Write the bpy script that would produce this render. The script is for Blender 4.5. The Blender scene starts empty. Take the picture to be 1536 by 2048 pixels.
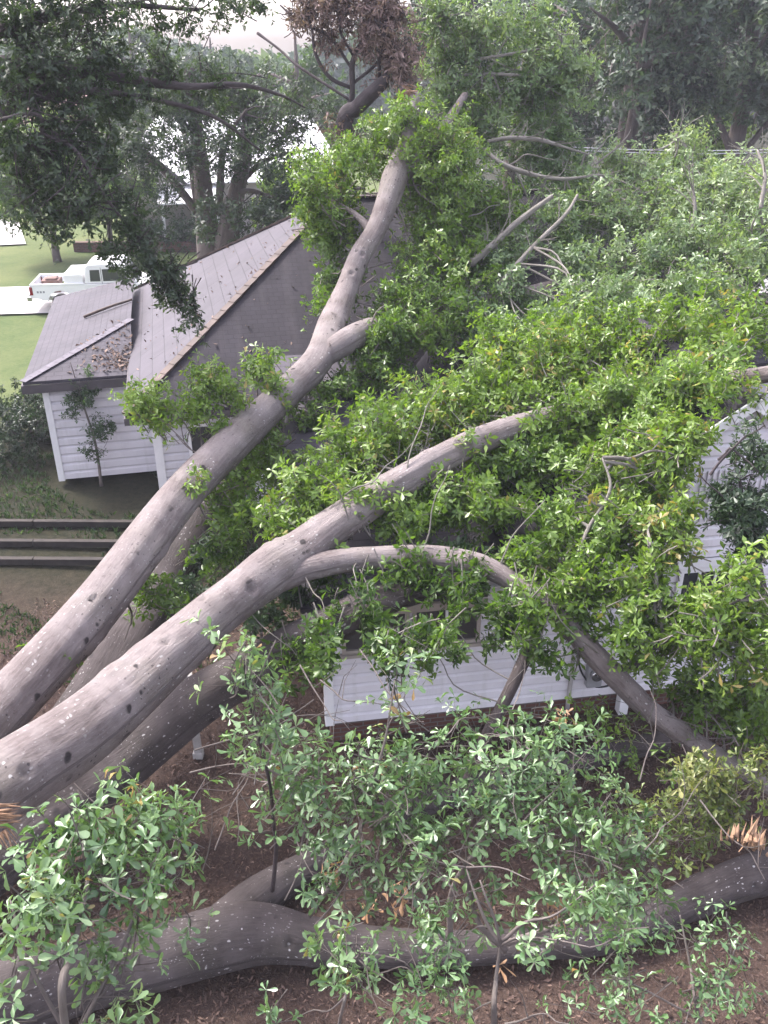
import bpy, bmesh, math, random
import numpy as np
from mathutils import Vector

rng = np.random.default_rng(7)
random.seed(7)
SC = bpy.context.scene
COL = SC.collection
rad = math.radians

# ------------------------------------------------------------------ camera
CAM_H, PITCH, VFOV = 8.5, rad(28), rad(60)
cd = bpy.data.cameras.new("camera"); cam = bpy.data.objects.new("camera", cd); COL.objects.link(cam)
cam.location = (0, 0, CAM_H); cam.rotation_euler = (rad(90) - PITCH, 0, 0)
cd.sensor_fit = 'VERTICAL'; cd.angle = VFOV; cd.clip_end = 2000; cd.clip_start = .05
SC.camera = cam
# ------------------------------------------------------------------ light
SUN_EL, SUN_AZ = rad(52), rad(-55)            # azimuth from +Y, negative = to the left
w = bpy.data.worlds.new("World"); SC.world = w; w.use_nodes = True
nt = w.node_tree; nt.nodes.clear()
sky = nt.nodes.new('ShaderNodeTexSky'); sky.sky_type = 'NISHITA'; sky.sun_disc = False
sky.sun_elevation = SUN_EL; sky.sun_rotation = SUN_AZ; sky.dust_density = 3.5; sky.air_density = 1.0; sky.ozone_density = .8
bg = nt.nodes.new('ShaderNodeBackground'); bg.inputs[1].default_value = .135
wo = nt.nodes.new('ShaderNodeOutputWorld'); hs = nt.nodes.new('ShaderNodeHueSaturation'); hs.inputs['Saturation'].default_value = .42; hs.inputs['Value'].default_value = 1.1
nt.links.new(sky.outputs[0], hs.inputs['Color']); wt = nt.nodes.new('ShaderNodeMix'); wt.data_type = 'RGBA'; wt.blend_type = 'MULTIPLY'; wt.inputs[0].default_value = 1; wt.inputs[7].default_value = (1.03, .975, 1.05, 1)
nt.links.new(hs.outputs[0], wt.inputs[6]); nt.links.new(wt.outputs[2], bg.inputs[0]); nt.links.new(bg.outputs[0], wo.inputs[0])
sl = bpy.data.lights.new("sun", 'SUN'); sl.energy = 1.5; sl.angle = rad(10); sl.color = (1, .96, .9)
so = bpy.data.objects.new("sun", sl); COL.objects.link(so)
sd = Vector((math.sin(SUN_AZ) * math.cos(SUN_EL), math.cos(SUN_AZ) * math.cos(SUN_EL), math.sin(SUN_EL)))
so.rotation_euler = sd.to_track_quat('Z', 'Y').to_euler(); so.location = (-20, 20, 40)
SC.view_settings.view_transform = 'Standard'; SC.view_settings.look = 'None'
SC.view_settings.exposure = 2.25; SC.view_settings.gamma = 1
SC.render.engine = 'CYCLES'
SC.cycles.use_denoising = True
SC.cycles.max_bounces = 6; SC.cycles.diffuse_bounces = 2; SC.cycles.transmission_bounces = 4
SC.cycles.volume_bounces = 0; SC.cycles.transparent_max_bounces = 6

# ------------------------------------------------------------------ geometry of the view: a pixel of the 1536x2048 photograph to a point
FPX = 1024 / math.tan(VFOV / 2)
CF = np.array([0, math.cos(PITCH), -math.sin(PITCH)]); CU = np.array([0, math.sin(PITCH), math.cos(PITCH)]); CR = np.array([1., 0, 0])
CC = np.array([0, 0, CAM_H])
ZUP = np.array([0, 0, 1.])
def ray(x, y): return CF + CR * (x - 768) / FPX + CU * (1024 - y) / FPX
def at(x, y, d):
    k = ray(x, y); return CC + k / np.linalg.norm(k) * d
def gr(x, y, z=0.):
    k = ray(x, y); return CC + k * (z - CAM_H) / k[2]
def nrm(a): return a / np.maximum(np.linalg.norm(a, axis=-1, keepdims=True), 1e-9)
def rvec(*s): return nrm(rng.normal(size=s + (3,)))

# ------------------------------------------------------------------ materials
def mat(name):
    m = bpy.data.materials.new(name); m.use_nodes = True
    t = m.node_tree; t.nodes.clear()
    o = t.nodes.new('ShaderNodeOutputMaterial'); b = t.nodes.new('ShaderNodeBsdfPrincipled')
    t.links.new(b.outputs[0], o.inputs[0])
    return m, t, b, o
def N(t, typ, **kw):
    n = t.nodes.new(typ)
    for k, v in kw.items():
        if k.startswith('i_'): n.inputs[int(k[2:]) if k[2:].isdigit() else k[2:].replace('_', ' ')].default_value = v
        else: setattr(n, k, v)
    return n
def ramp(t, src, stops, interp='LINEAR'):
    r = t.nodes.new('ShaderNodeValToRGB'); r.color_ramp.interpolation = interp
    e = r.color_ramp.elements
    while len(e) < len(stops): e.new(.5)
    for i, (p, c) in enumerate(stops):
        e[i].position = p
        e[i].color = (c, c, c, 1) if isinstance(c, (int, float)) else (*c, 1)
    t.links.new(src, r.inputs[0]); return r.outputs[0]
def mixc(t, fac, a, b, mode='MIX'):
    m = t.nodes.new('ShaderNodeMix'); m.data_type = 'RGBA'; m.blend_type = mode
    for s, v in ((0, fac), (6, a), (7, b)):
        if hasattr(v, 'type') and hasattr(v, 'is_linked'): t.links.new(v, m.inputs[s])
        else: m.inputs[s].default_value = v if isinstance(v, (int, float)) else (*v, 1)
    return m.outputs[2]
def bump(t, b, h, strength, dist=.02):
    n = N(t, 'ShaderNodeBump'); n.inputs['Strength'].default_value = strength; n.inputs['Distance'].default_value = dist
    t.links.new(h, n.inputs['Height']); t.links.new(n.outputs[0], b.inputs['Normal'])
def coord(t, which='Object', scale=(1, 1, 1)):
    c = N(t, 'ShaderNodeTexCoord'); m = N(t, 'ShaderNodeMapping'); m.inputs['Scale'].default_value = scale
    t.links.new(c.outputs[which], m.inputs[0]); return m.outputs[0]
def noise(t, vec, scale, detail=4, rough=.55):
    n = N(t, 'ShaderNodeTexNoise'); n.inputs['Scale'].default_value = scale; n.inputs['Detail'].default_value = detail; n.inputs['Roughness'].default_value = rough
    t.links.new(vec, n.inputs['Vector']); return n.outputs[0]
def voro(t, vec, scale, out=0, rnd=1.):
    n = N(t, 'ShaderNodeTexVoronoi'); n.inputs['Scale'].default_value = scale; n.inputs['Randomness'].default_value = rnd
    t.links.new(vec, n.inputs['Vector']); return n.outputs[out]

def leaf_mat(name, stops, rough=.4, trans=.35, spec=.5):
    m, t, b, o = mat(name)
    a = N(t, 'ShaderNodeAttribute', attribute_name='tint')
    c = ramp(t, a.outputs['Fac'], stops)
    n = noise(t, coord(t, 'Object'), 60, 2)
    c = mixc(t, .35, c, ramp(t, n, [(.3, .55), (.7, 1.)]), 'MULTIPLY')
    t.links.new(c, b.inputs['Base Color']); b.inputs['Roughness'].default_value = rough; b.inputs['Specular IOR Level'].default_value = spec
    tr = N(t, 'ShaderNodeBsdfTranslucent')
    ct = mixc(t, 1, c, (1.25, 1.35, .55), 'MULTIPLY'); t.links.new(ct, tr.inputs[0])
    mx = N(t, 'ShaderNodeMixShader'); mx.inputs[0].default_value = trans
    t.links.new(b.outputs[0], mx.inputs[1]); t.links.new(tr.outputs[0], mx.inputs[2]); t.links.new(mx.outputs[0], o.inputs[0])
    return m
M = {}
M['leaf_bright'] = leaf_mat('leaf_bright', [(0, (.04, .085, .018)), (.4, (.105, .185, .03)), (.75, (.17, .265, .045)), (.93, (.22, .30, .06)), (1, (.30, .24, .08))], .36, .40)
M['leaf_pale'] = leaf_mat('leaf_pale', [(0, (.055, .10, .045)), (.5, (.155, .235, .10)), (1, (.29, .36, .19))], .38, .35)
M['leaf_mint'] = leaf_mat('leaf_mint', [(0, (.04, .10, .035)), (.5, (.118, .205, .082)), (.88, (.215, .315, .15)), (.97, (.22, .28, .09)), (1, (.26, .17, .06))], .3, .28, .7)
M['leaf_yellow'] = leaf_mat('leaf_yellow', [(0, (.04, .07, .02)), (.5, (.11, .15, .035)), (.8, (.19, .21, .06)), (1, (.32, .32, .12))], .4, .35)
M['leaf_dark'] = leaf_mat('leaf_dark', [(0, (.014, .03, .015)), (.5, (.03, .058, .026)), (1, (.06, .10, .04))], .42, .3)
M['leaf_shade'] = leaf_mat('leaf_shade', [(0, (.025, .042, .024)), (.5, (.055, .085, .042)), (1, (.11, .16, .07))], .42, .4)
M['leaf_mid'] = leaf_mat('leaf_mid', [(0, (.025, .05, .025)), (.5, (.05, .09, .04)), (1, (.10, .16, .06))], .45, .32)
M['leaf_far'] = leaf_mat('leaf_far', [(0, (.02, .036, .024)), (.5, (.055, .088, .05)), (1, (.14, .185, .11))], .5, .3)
M['leaf_spring'] = leaf_mat('leaf_spring', [(0, (.05, .09, .02)), (.5, (.10, .17, .04)), (1, (.18, .26, .07))], .5, .35)
M['leaf_dead'] = leaf_mat('leaf_dead', [(0, (.10, .065, .06)), (.5, (.20, .135, .125)), (1, (.34, .25, .225))], .6, .2, .3)
M['leaf_dry'] = leaf_mat('leaf_dry', [(0, (.16, .08, .035)), (.5, (.30, .17, .09)), (1, (.45, .29, .18))], .6, .2, .3)
M['litter'] = leaf_mat('litter', [(0, (.04, .025, .019)), (.5, (.095, .057, .044)), (1, (.21, .14, .105))], .65, .05, .3)

def bark_mat(name, dark, mid, lite, spots=True, s=1.):
    m, t, b, o = mat(name)
    uv = coord(t, 'UV')
    st = coord(t, 'UV', (26 * s, 3.2 * s, 1))
    fine = noise(t, st, 1.5, 8, .75)
    blot = noise(t, uv, 2.1 * s, 5, .6)
    c = mixc(t, ramp(t, fine, [(.36, 0.), (.62, 1.)]), dark, mid)
    c = mixc(t, ramp(t, blot, [(.38, 0.), (.66, .8)]), c, lite)
    gn = noise(t, uv, .9 * s, 3)
    c = mixc(t, ramp(t, gn, [(.5, 0.), (.75, .30)]), c, (mid[0] * .95, mid[1] * 1.12, mid[2] * .75))
    cross = noise(t, coord(t, 'UV', (2.2 * s, 22 * s, 1)), 1.4, 4, .6)
    c = mixc(t, ramp(t, cross, [(.62, 0.), (.72, .45)]), c, dark)
    h = fine
    if spots:
        wig = N(t, 'ShaderNodeVectorMath', operation='ADD'); nn = N(t, 'ShaderNodeTexNoise'); nn.inputs['Scale'].default_value = 9
        t.links.new(uv, nn.inputs['Vector']); sc = N(t, 'ShaderNodeVectorMath', operation='SCALE'); sc.inputs['Scale'].default_value = .07
        t.links.new(nn.outputs['Color'], sc.inputs[0]); t.links.new(uv, wig.inputs[0]); t.links.new(sc.outputs[0], wig.inputs[1])
        def fleck(scale, rmax, mask, col, stretch=.55):
            mp = N(t, 'ShaderNodeMapping'); mp.inputs['Scale'].default_value = (1, stretch, 1); t.links.new(wig.outputs[0], mp.inputs[0])
            vn = N(t, 'ShaderNodeTexVoronoi'); vn.inputs['Scale'].default_value = scale; t.links.new(mp.outputs[0], vn.inputs['Vector'])
            sp_ = N(t, 'ShaderNodeSeparateColor'); t.links.new(vn.outputs['Color'], sp_.inputs[0])
            th = N(t, 'ShaderNodeMath', operation='MULTIPLY'); th.inputs[1].default_value = rmax; t.links.new(sp_.outputs[0], th.inputs[0])
            df = N(t, 'ShaderNodeMath', operation='SUBTRACT'); t.links.new(th.outputs[0], df.inputs[0]); t.links.new(vn.outputs[0], df.inputs[1])
            mr = N(t, 'ShaderNodeMapRange'); mr.inputs[1].default_value = -.02; mr.inputs[2].default_value = .06; t.links.new(df.outputs[0], mr.inputs[0])
            ml = N(t, 'ShaderNodeMath', operation='MULTIPLY'); t.links.new(mr.outputs[0], ml.inputs[0]); t.links.new(mask, ml.inputs[1])
            return mixc(t, ml.outputs[0], c, col)
        m1 = ramp(t, noise(t, uv, 1.7, 3), [(.47, 0.), (.60, 1.)]); m2 = ramp(t, noise(t, coord(t, 'UV', (1.1, .8, 1)), 2.3, 3), [(.46, 0.), (.58, 1.)])
        c = fleck(24., .29, m1, (.40, .385, .37)); c = fleck(46., .27, m2, (.30, .285, .28))
        c = fleck(6.5, .27, m2, (.03, .025, .025), .8); c = fleck(20., .26, ramp(t, gn, [(.44, 0.), (.56, 1.)]), (.06, .05, .05), .9)
    t.links.new(c, b.inputs['Base Color']); b.inputs['Roughness'].default_value = .8; b.inputs['Specular IOR Level'].default_value = .25
    bump(t, b, h, .9, .03)
    return m
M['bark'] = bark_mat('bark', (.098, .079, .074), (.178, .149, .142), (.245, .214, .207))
M['bark_damp_shade'] = bark_mat('bark_damp_shade', (.029, .023, .022), (.060, .048, .046), (.090, .075, .073))  # damp for the ground log; shade painted into the trunks lying beneath
M['bark_stand'] = bark_mat('bark_stand', (.045, .035, .032), (.09, .07, .065), (.125, .105, .097), False, .5)
M['twig'] = bark_mat('twig', (.08, .065, .06), (.15, .125, .115), (.22, .195, .175), False)
M['twig_pale'] = bark_mat('twig_pale', (.11, .098, .085), (.20, .182, .16), (.28, .26, .235), False)
M['twig_dark'] = bark_mat('twig_dark', (.035, .028, .03), (.06, .048, .05), (.09, .075, .076), False)

def plain(name, col, rough=.6, var=.12, scale=6, spec=.4, metal=0., bmp=0.):
    m, t, b, o = mat(name)
    n = noise(t, coord(t, 'Object'), scale, 5)
    c = mixc(t, 1., col, ramp(t, n, [(.25, 1 - var * 1.6), (.75, 1.)]), 'MULTIPLY')
    t.links.new(c, b.inputs['Base Color']); b.inputs['Roughness'].default_value = rough; b.inputs['Specular IOR Level'].default_value = spec; b.inputs['Metallic'].default_value = metal
    if bmp: bump(t, b, n, bmp, .02)
    return m
def siding_mat(name, col):
    m, t, b, o = mat(name); v = coord(t, 'Object')
    a = noise(t, v, 1.3, 5, .6); st = noise(t, coord(t, 'Object', (7, 7, .5)), 1.2, 4, .6)
    c = mixc(t, 1., col, ramp(t, a, [(.3, .84), (.65, 1.)]), 'MULTIPLY'); c = mixc(t, ramp(t, st, [(.52, 0.), (.75, .28)]), c, (.36, .35, .30))
    sy = N(t, 'ShaderNodeSeparateXYZ'); t.links.new(coord(t, 'UV'), sy.inputs[0])      # shadow line under each lap, painted into the board's groove
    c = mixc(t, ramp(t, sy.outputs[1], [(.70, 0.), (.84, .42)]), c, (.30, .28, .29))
    t.links.new(c, b.inputs['Base Color']); b.inputs['Roughness'].default_value = .5; return m
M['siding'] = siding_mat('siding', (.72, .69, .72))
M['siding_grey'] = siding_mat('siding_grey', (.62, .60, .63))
M['trim'] = plain('trim', (.80, .79, .79), .5, .10, 3)
M['trim_tan'] = plain('trim_tan', (.42, .37, .33), .6, .2, 3)
M['fascia_dark'] = plain('fascia_dark', (.075, .065, .07), .6, .2, 3)
M['rust'] = plain('rust', (.095, .062, .050), .7, .45, 2.2, bmp=.2)
M['glass'] = plain('glass', (.035, .038, .042), .08, .1, 2, spec=.8)
M['screen'] = plain('screen', (.055, .05, .05), .5, .3, 4)
M['paint_white'] = plain('paint_white', (.80, .80, .80), .25, .06, 1.2, .6)
M['rubber'] = plain('rubber', (.02, .02, .02), .8, .2)
M['chrome'] = plain('chrome', (.55, .55, .56), .25, .15, 5, .5, .9)
M['red_lens'] = plain('red_lens', (.22, .015, .02), .2, .1)
M['decal'] = plain('decal', (.30, .30, .32), .4, .2)
M['grey_box'] = plain('grey_box', (.30, .30, .31), .5, .2)
M['dark_gap'] = plain('dark_gap', (.02, .018, .02), .9, .2)
M['wood_raw'] = plain('wood_raw', (.36, .22, .13), .8, .5, 14, bmp=.4)
M['timber'] = plain('timber', (.04, .032, .027), .85, .4, 5, bmp=.5)
M['post_grey'] = plain('post_grey', (.42, .40, .38), .7, .25, 5)
M['cable'] = plain('cable', (.02, .02, .022), .5, .1)
M['wire'] = plain('wire', (.45, .45, .47), .4, .1)
M['concrete'] = plain('concrete', (.50, .48, .46), .85, .2, .9, bmp=.1)
M['brown_roof'] = plain('brown_roof', (.20, .12, .10), .8, .3, 1.5)
M['glare_roof'] = plain('glare_roof', (.78, .78, .79), .45, .12, .8)  # sky glare on the far bungalow's roofs, put into the colour as white
M['stucco'] = plain('stucco', (.42, .39, .37), .8, .25, 1.2)

def brick_mat(name, c1, c2, mortar, bw, bh, ms=.012, rough=.85, shingle=False):
    m, t, b, o = mat(name)
    br = N(t, 'ShaderNodeTexBrick'); br.inputs['Color1'].default_value = (*c1, 1); br.inputs['Color2'].default_value = (*c2, 1); br.inputs['Mortar'].default_value = (*mortar, 1)
    br.inputs['Scale'].default_value = 1; br.inputs['Brick Width'].default_value = bw; br.inputs['Row Height'].default_value = bh; br.inputs['Mortar Size'].default_value = ms
    br.inputs['Mortar Smooth'].default_value = .2
    uv = coord(t, 'UV'); t.links.new(uv, br.inputs['Vector'])
    n = noise(t, uv, 1.1, 6, .65); n2 = noise(t, uv, 55, 2)
    c = mixc(t, 1., br.outputs[0], ramp(t, n, [(.3, .62), (.7, 1.)]), 'MULTIPLY')
    c = mixc(t, .5, c, ramp(t, n2, [(.3, .5), (.7, 1.)]), 'MULTIPLY')
    if shingle:
        strk = noise(t, coord(t, 'UV', (2.5, .25, 1)), 1.5, 4)
        c = mixc(t, ramp(t, strk, [(.5, 0.), (.75, .35)]), c, (.07, .06, .065))
    t.links.new(c, b.inputs['Base Color']); b.inputs['Roughness'].default_value = rough; b.inputs['Specular IOR Level'].default_value = .3
    iv = N(t, 'ShaderNodeMath', operation='SUBTRACT'); iv.inputs[0].default_value = 1; t.links.new(br.outputs[1], iv.inputs[1])
    bump(t, b, iv.outputs[0], .6, .015)
    return m
M['shingle'] = brick_mat('shingle', (.040, .035, .044), (.034, .030, .037), (.026, .023, .029), .20, .115, .007, .85, True)
M['shingle_light'] = brick_mat('shingle_light', (.074, .065, .081), (.062, .055, .068), (.028, .025, .031), 1.6, .30, .008, .7, True)  # paler copy of shingle; sky glare on the left slope put into the colour
M['shingle_wing'] = brick_mat('shingle_wing', (.070, .062, .077), (.058, .052, .065), (.040, .035, .044), .30, .15, .008, .75, True)
M['shingle_cap'] = plain('shingle_cap', (.115, .103, .125), .75, .3, 9)
M['brick'] = brick_mat('brick', (.17, .075, .055), (.12, .055, .042), (.16, .14, .125), .21, .075, .01)

def ground_mat():
    m, t, b, o = mat('ground')
    v = coord(t, 'Object')
    sep = N(t, 'ShaderNodeSeparateXYZ'); t.links.new(v, sep.inputs[0])
    n = noise(t, v, .35, 6, .6); nf = noise(t, v, 9, 6, .7); nc = noise(t, v, 38, 3, .7); nv = voro(t, v, 26)
    dirt = mixc(t, ramp(t, nf, [(.3, 0.), (.7, 1.)]), (.036, .025, .021), (.082, .056, .045))
    dirt = mixc(t, ramp(t, nc, [(.55, 0.), (.75, .7)]), dirt, (.19, .135, .105))
    dirt = mixc(t, ramp(t, nv, [(.0, .7), (.35, 0.)]), dirt, (.045, .026, .02))
    thin = mixc(t, ramp(t, nf, [(.35, 0.), (.65, 1.)]), (.016, .019, .011), (.036, .033, .021))
    lawn = mixc(t, ramp(t, nf, [(.3, 0.), (.7, 1.)]), (.05, .08, .03), (.095, .12, .046))
    lawn = mixc(t, ramp(t, n, [(.35, 0.), (.7, .6)]), lawn, (.15, .158, .07))
    def mask(axis, a, bb, wob=3.):
        ad = N(t, 'ShaderNodeMath', operation='MULTIPLY_ADD'); ad.inputs[1].default_value = wob; t.links.new(n, ad.inputs[0]); t.links.new(sep.outputs[axis], ad.inputs[2])
        mr = N(t, 'ShaderNodeMapRange'); mr.inputs[1].default_value = a + wob * .5; mr.inputs[2].default_value = bb + wob * .5; t.links.new(ad.outputs[0], mr.inputs[0]); return mr.outputs[0]
    c = mixc(t, mask(1, 11.5, 14), dirt, thin)
    mx = N(t, 'ShaderNodeMath', operation='MULTIPLY'); t.links.new(mask(1, 20, 22.5, 1.5), mx.inputs[0]); t.links.new(mask(0, 4.5, 1.5, 3.), mx.inputs[1])
    c = mixc(t, mx.outputs[0], c, lawn)
    t.links.new(c, b.inputs['Base Color']); b.inputs['Roughness'].default_value = .95; b.inputs['Specular IOR Level'].default_value = .1
    bump(t, b, nc, .8, .04)
    return m
M['ground'] = ground_mat()

# ------------------------------------------------------------------ object helpers
def tag(o, label=None, cat=None, group=None, kind=None):
    if label: o['label'] = label
    if cat: o['category'] = cat
    if group: o['group'] = group
    if kind: o['kind'] = kind
    return o
def thing(name, label, cat, loc=(0, 0, 0), rot=0., group=None):
    o = bpy.data.objects.new(name, None); COL.objects.link(o); o.location = tuple(float(x) for x in loc); o.rotation_euler = (0, 0, rot); o.empty_display_size = .3
    return tag(o, label, cat, group)
def npmesh(name, V, faces, m, parent=None, uv=None, tint=None, smooth=True, world=True):
    """faces: list of (n,k) index arrays; V in world coordinates (moved into the parent's frame) unless world=False"""
    V = np.asarray(V, dtype=np.float64)
    if parent is not None and world: V = V - np.array(parent.location)
    me = bpy.data.meshes.new(name)
    faces = [np.asarray(f, dtype=np.int32) for f in faces if len(f)]
    loops = np.concatenate([f.ravel() for f in faces]); cnt = np.concatenate([np.full(len(f), f.shape[1], np.int32) for f in faces])
    st = np.zeros(len(cnt), np.int32); st[1:] = np.cumsum(cnt)[:-1]
    me.vertices.add(len(V)); me.vertices.foreach_set('co', V.astype(np.float32).ravel())
    me.loops.add(len(loops)); me.loops.foreach_set('vertex_index', loops)
    me.polygons.add(len(cnt)); me.polygons.foreach_set('loop_start', st); me.polygons.foreach_set('loop_total', cnt)
    me.polygons.foreach_set('use_smooth', np.full(len(cnt), smooth))
    if uv is not None:
        l = me.uv_layers.new(name='UVMap'); l.data.foreach_set('uv', np.asarray(uv, np.float32)[loops].ravel())
    if tint is not None:
        a = me.attributes.new('tint', 'FLOAT', 'POINT'); a.data.foreach_set('value', np.asarray(tint, np.float32))
    me.update(calc_edges=True); me.validate()
    me.materials.append(m)
    o = bpy.data.objects.new(name, me); COL.objects.link(o)
    if parent is not None: o.parent = parent
    return o
class MB:
    def __init__(s): s.v = []; s.f = []; s.uv = []
    def poly(s, pts, uv=None):
        i = len(s.v); s.v += [tuple(float(c) for c in p) for p in pts]; s.f.append(tuple(range(i, i + len(pts))))
        s.uv += list(uv) if uv is not None else [(p[0], p[1] + p[2]) for p in pts]
    def box(s, x0, x1, y0, y1, z0, z1):
        P = [(x, y, z) for x in (x0, x1) for y in (y0, y1) for z in (z0, z1)]
        for q in ((0, 1, 3, 2), (4, 6, 7, 5), (0, 4, 5, 1), (2, 3, 7, 6), (0, 2, 6, 4), (1, 5, 7, 3)): s.poly([P[k] for k in q])
    def bar(s, a, b, w, h=None):
        a = np.array(a, float); b = np.array(b, float); h = h or w; t = nrm(b - a); x = np.cross(t, ZUP)
        x = nrm(x) if np.linalg.norm(x) > 1e-3 else np.array([1., 0, 0]); y = np.cross(x, t)
        P = [p + x * i * w / 2 + y * j * h / 2 for p in (a, b) for i in (-1, 1) for j in (-1, 1)]
        for q in ((0, 1, 3, 2), (4, 6, 7, 5), (0, 4, 5, 1), (2, 3, 7, 6), (0, 2, 6, 4), (1, 5, 7, 3)): s.poly([P[k] for k in q])
    def prism(s, prof, y0, y1, axis='y'):
        """closed outline in (x,z) swept along y"""
        a = [(x, y0, z) for x, z in prof]; b = [(x, y1, z) for x, z in prof]; n = len(prof)
        s.poly(a[::-1]); s.poly(b)
        for i in range(n): j = (i + 1) % n; s.poly([a[i], a[j], b[j], b[i]])
    def build(s, name, m, parent=None, bevel=0., smooth=False):
        me = bpy.data.meshes.new(name); me.from_pydata(s.v, [], s.f)
        l = me.uv_layers.new(name='UVMap')
        for k, lp in enumerate(me.loops): l.data[k].uv = s.uv[lp.vertex_index]
        bm = bmesh.new(); bm.from_mesh(me); bmesh.ops.remove_doubles(bm, verts=bm.verts, dist=1e-5); bmesh.ops.recalc_face_normals(bm, faces=bm.faces)
        if bevel: bmesh.ops.bevel(bm, geom=[e for e in bm.edges if e.is_manifold and e.calc_face_angle(0) > .5], offset=bevel, segments=2, affect='EDGES', profile=.6)
        bm.to_mesh(me); bm.free()
        if smooth:
            for p in me.polygons: p.use_smooth = True
        me.materials.append(m)
        o = bpy.data.objects.new(name, me); COL.objects.link(o)
        if parent is not None: o.parent = parent
        return o

# ------------------------------------------------------------------ tubes (trunks, limbs, twigs)
def catmull(P, n):
    P = np.asarray(P, float); P = np.vstack([2 * P[0] - P[1], P, 2 * P[-1] - P[-2]]); k = len(P) - 3
    u = np.linspace(0, k - 1e-6, n); i = u.astype(int); t = (u - i)[:, None]
    a, b, c, d = P[i], P[i + 1], P[i + 2], P[i + 3]
    return .5 * (2 * b + (c - a) * t + (2 * a - 5 * b + 4 * c - d) * t ** 2 + (3 * b - a - 3 * c + d) * t ** 3)
def bark_tube(path, sides=36, step=.05, rough=.035, knots=0, collar=0., seed=0):
    """path rows: x,y,z,radius -> V, faces, uv; one closed swept surface with lumps and branch scars"""
    g = np.random.default_rng(seed)
    path = np.asarray(path, float); L = np.linalg.norm(np.diff(path[:, :3], axis=0), axis=1).sum()
    n = max(8, int(L / step)); Q = catmull(path, n); P, R = Q[:, :3], np.maximum(Q[:, 3], .002)
    s = np.concatenate([[0], np.cumsum(np.linalg.norm(np.diff(P, axis=0), axis=1))])
    T = nrm(np.gradient(P, axis=0)); x = np.cross(T[0], ZUP); x = nrm(x) if np.linalg.norm(x) > .05 else np.array([1., 0, 0])
    X = np.zeros_like(P)
    for i in range(n): x = nrm(x - T[i] * (x @ T[i])); X[i] = x
    Y = np.cross(T, X)
    a = np.linspace(0, 2 * np.pi, sides, endpoint=False)
    S, A = np.meshgrid(s, a, indexing='ij')
    rr = np.ones_like(S)
    for k in range(10):
        fa = g.integers(0, 5); fs = g.uniform(.5, 5) / max(R.mean() * 3, .12) * .35
        rr += rough * .5 * g.uniform(.4, 1) * np.sin(fa * A + fs * S + g.uniform(0, 6.3))
    for k in range(6):
        rr += rough * .16 * np.sin(g.integers(5, 12) * A + g.uniform(-1.5, 1.5) * S + g.uniform(0, 6.3))
    if collar: rr += collar * np.exp(-(S / (R[0] * 2.2)) ** 2)
    for k in range(knots):
        s0, a0, sz = g.uniform(.02, .98) * s[-1], g.uniform(0, 6.3), g.uniform(.05, .13)
        R0 = np.interp(s0, s, R); da = (A - a0 + np.pi) % (2 * np.pi) - np.pi
        d2 = ((S - s0) ** 2 + (da * R0) ** 2) / sz ** 2
        rr += (.15 * np.exp(-d2) - .30 * np.exp(-d2 * 5)) * min(1.2, .3 / max(R0, .1))
    V = P[:, None] + (X[:, None] * np.cos(A)[..., None] + Y[:, None] * np.sin(A)[..., None]) * (R[:, None] * rr)[..., None]
    V = V.reshape(-1, 3); uv = np.stack([A * R.mean(), S], -1).reshape(-1, 2)
    i = np.arange(n - 1)[:, None] * sides; j = np.arange(sides)[None]; j2 = (j + 1) % sides
    F = np.stack([i + j, i + j2, i + sides + j2, i + sides + j], -1).reshape(-1, 4)
    V = np.vstack([V, P[:1], P[-1:]]); uv = np.vstack([uv, [[0, 0]], [[0, s[-1]]]])
    c0, c1 = n * sides, n * sides + 1; jj = np.arange(sides)
    C = np.vstack([np.stack([np.full(sides, c0), (jj + 1) % sides, jj], -1), np.stack([np.full(sides, c1), (n - 1) * sides + jj, (n - 1) * sides + (jj + 1) % sides], -1)])
    return V, [F, C], uv
def tubes(P, R, sides=4):
    """many thin twigs at once. P (N,K,3) R (N,K)"""
    Nn, K, _ = P.shape
    T = nrm(np.gradient(P, axis=1)); ref = np.where(np.abs(T[:, :1, 2:3]) > .9, np.array([1., 0, 0]), ZUP)
    X = nrm(np.cross(T, np.broadcast_to(ref, T.shape))); Y = np.cross(T, X)
    a = np.linspace(0, 2 * np.pi, sides, endpoint=False)
    V = P[:, :, None] + (X[:, :, None] * np.cos(a)[:, None] + Y[:, :, None] * np.sin(a)[:, None]) * R[:, :, None, None]
    ln = np.concatenate([np.zeros((Nn, 1)), np.cumsum(np.linalg.norm(np.diff(P, axis=1), axis=2), axis=1)], 1)
    uv = np.stack(np.broadcast_arrays((a * .02)[None, None], ln[:, :, None]), -1).reshape(-1, 2) + np.repeat(rng.uniform(0, 20, (Nn, 1)), K * sides, 0)
    b = (np.arange(Nn) * K * sides)[:, None, None]; i = (np.arange(K - 1) * sides)[None, :, None]; j = np.arange(sides)[None, None]; j2 = (j + 1) % sides
    F = np.stack(np.broadcast_arrays(b + i + j, b + i + j2, b + i + sides + j2, b + i + sides + j), -1).reshape(-1, 4)
    return V.reshape(-1, 3), F, uv

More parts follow.
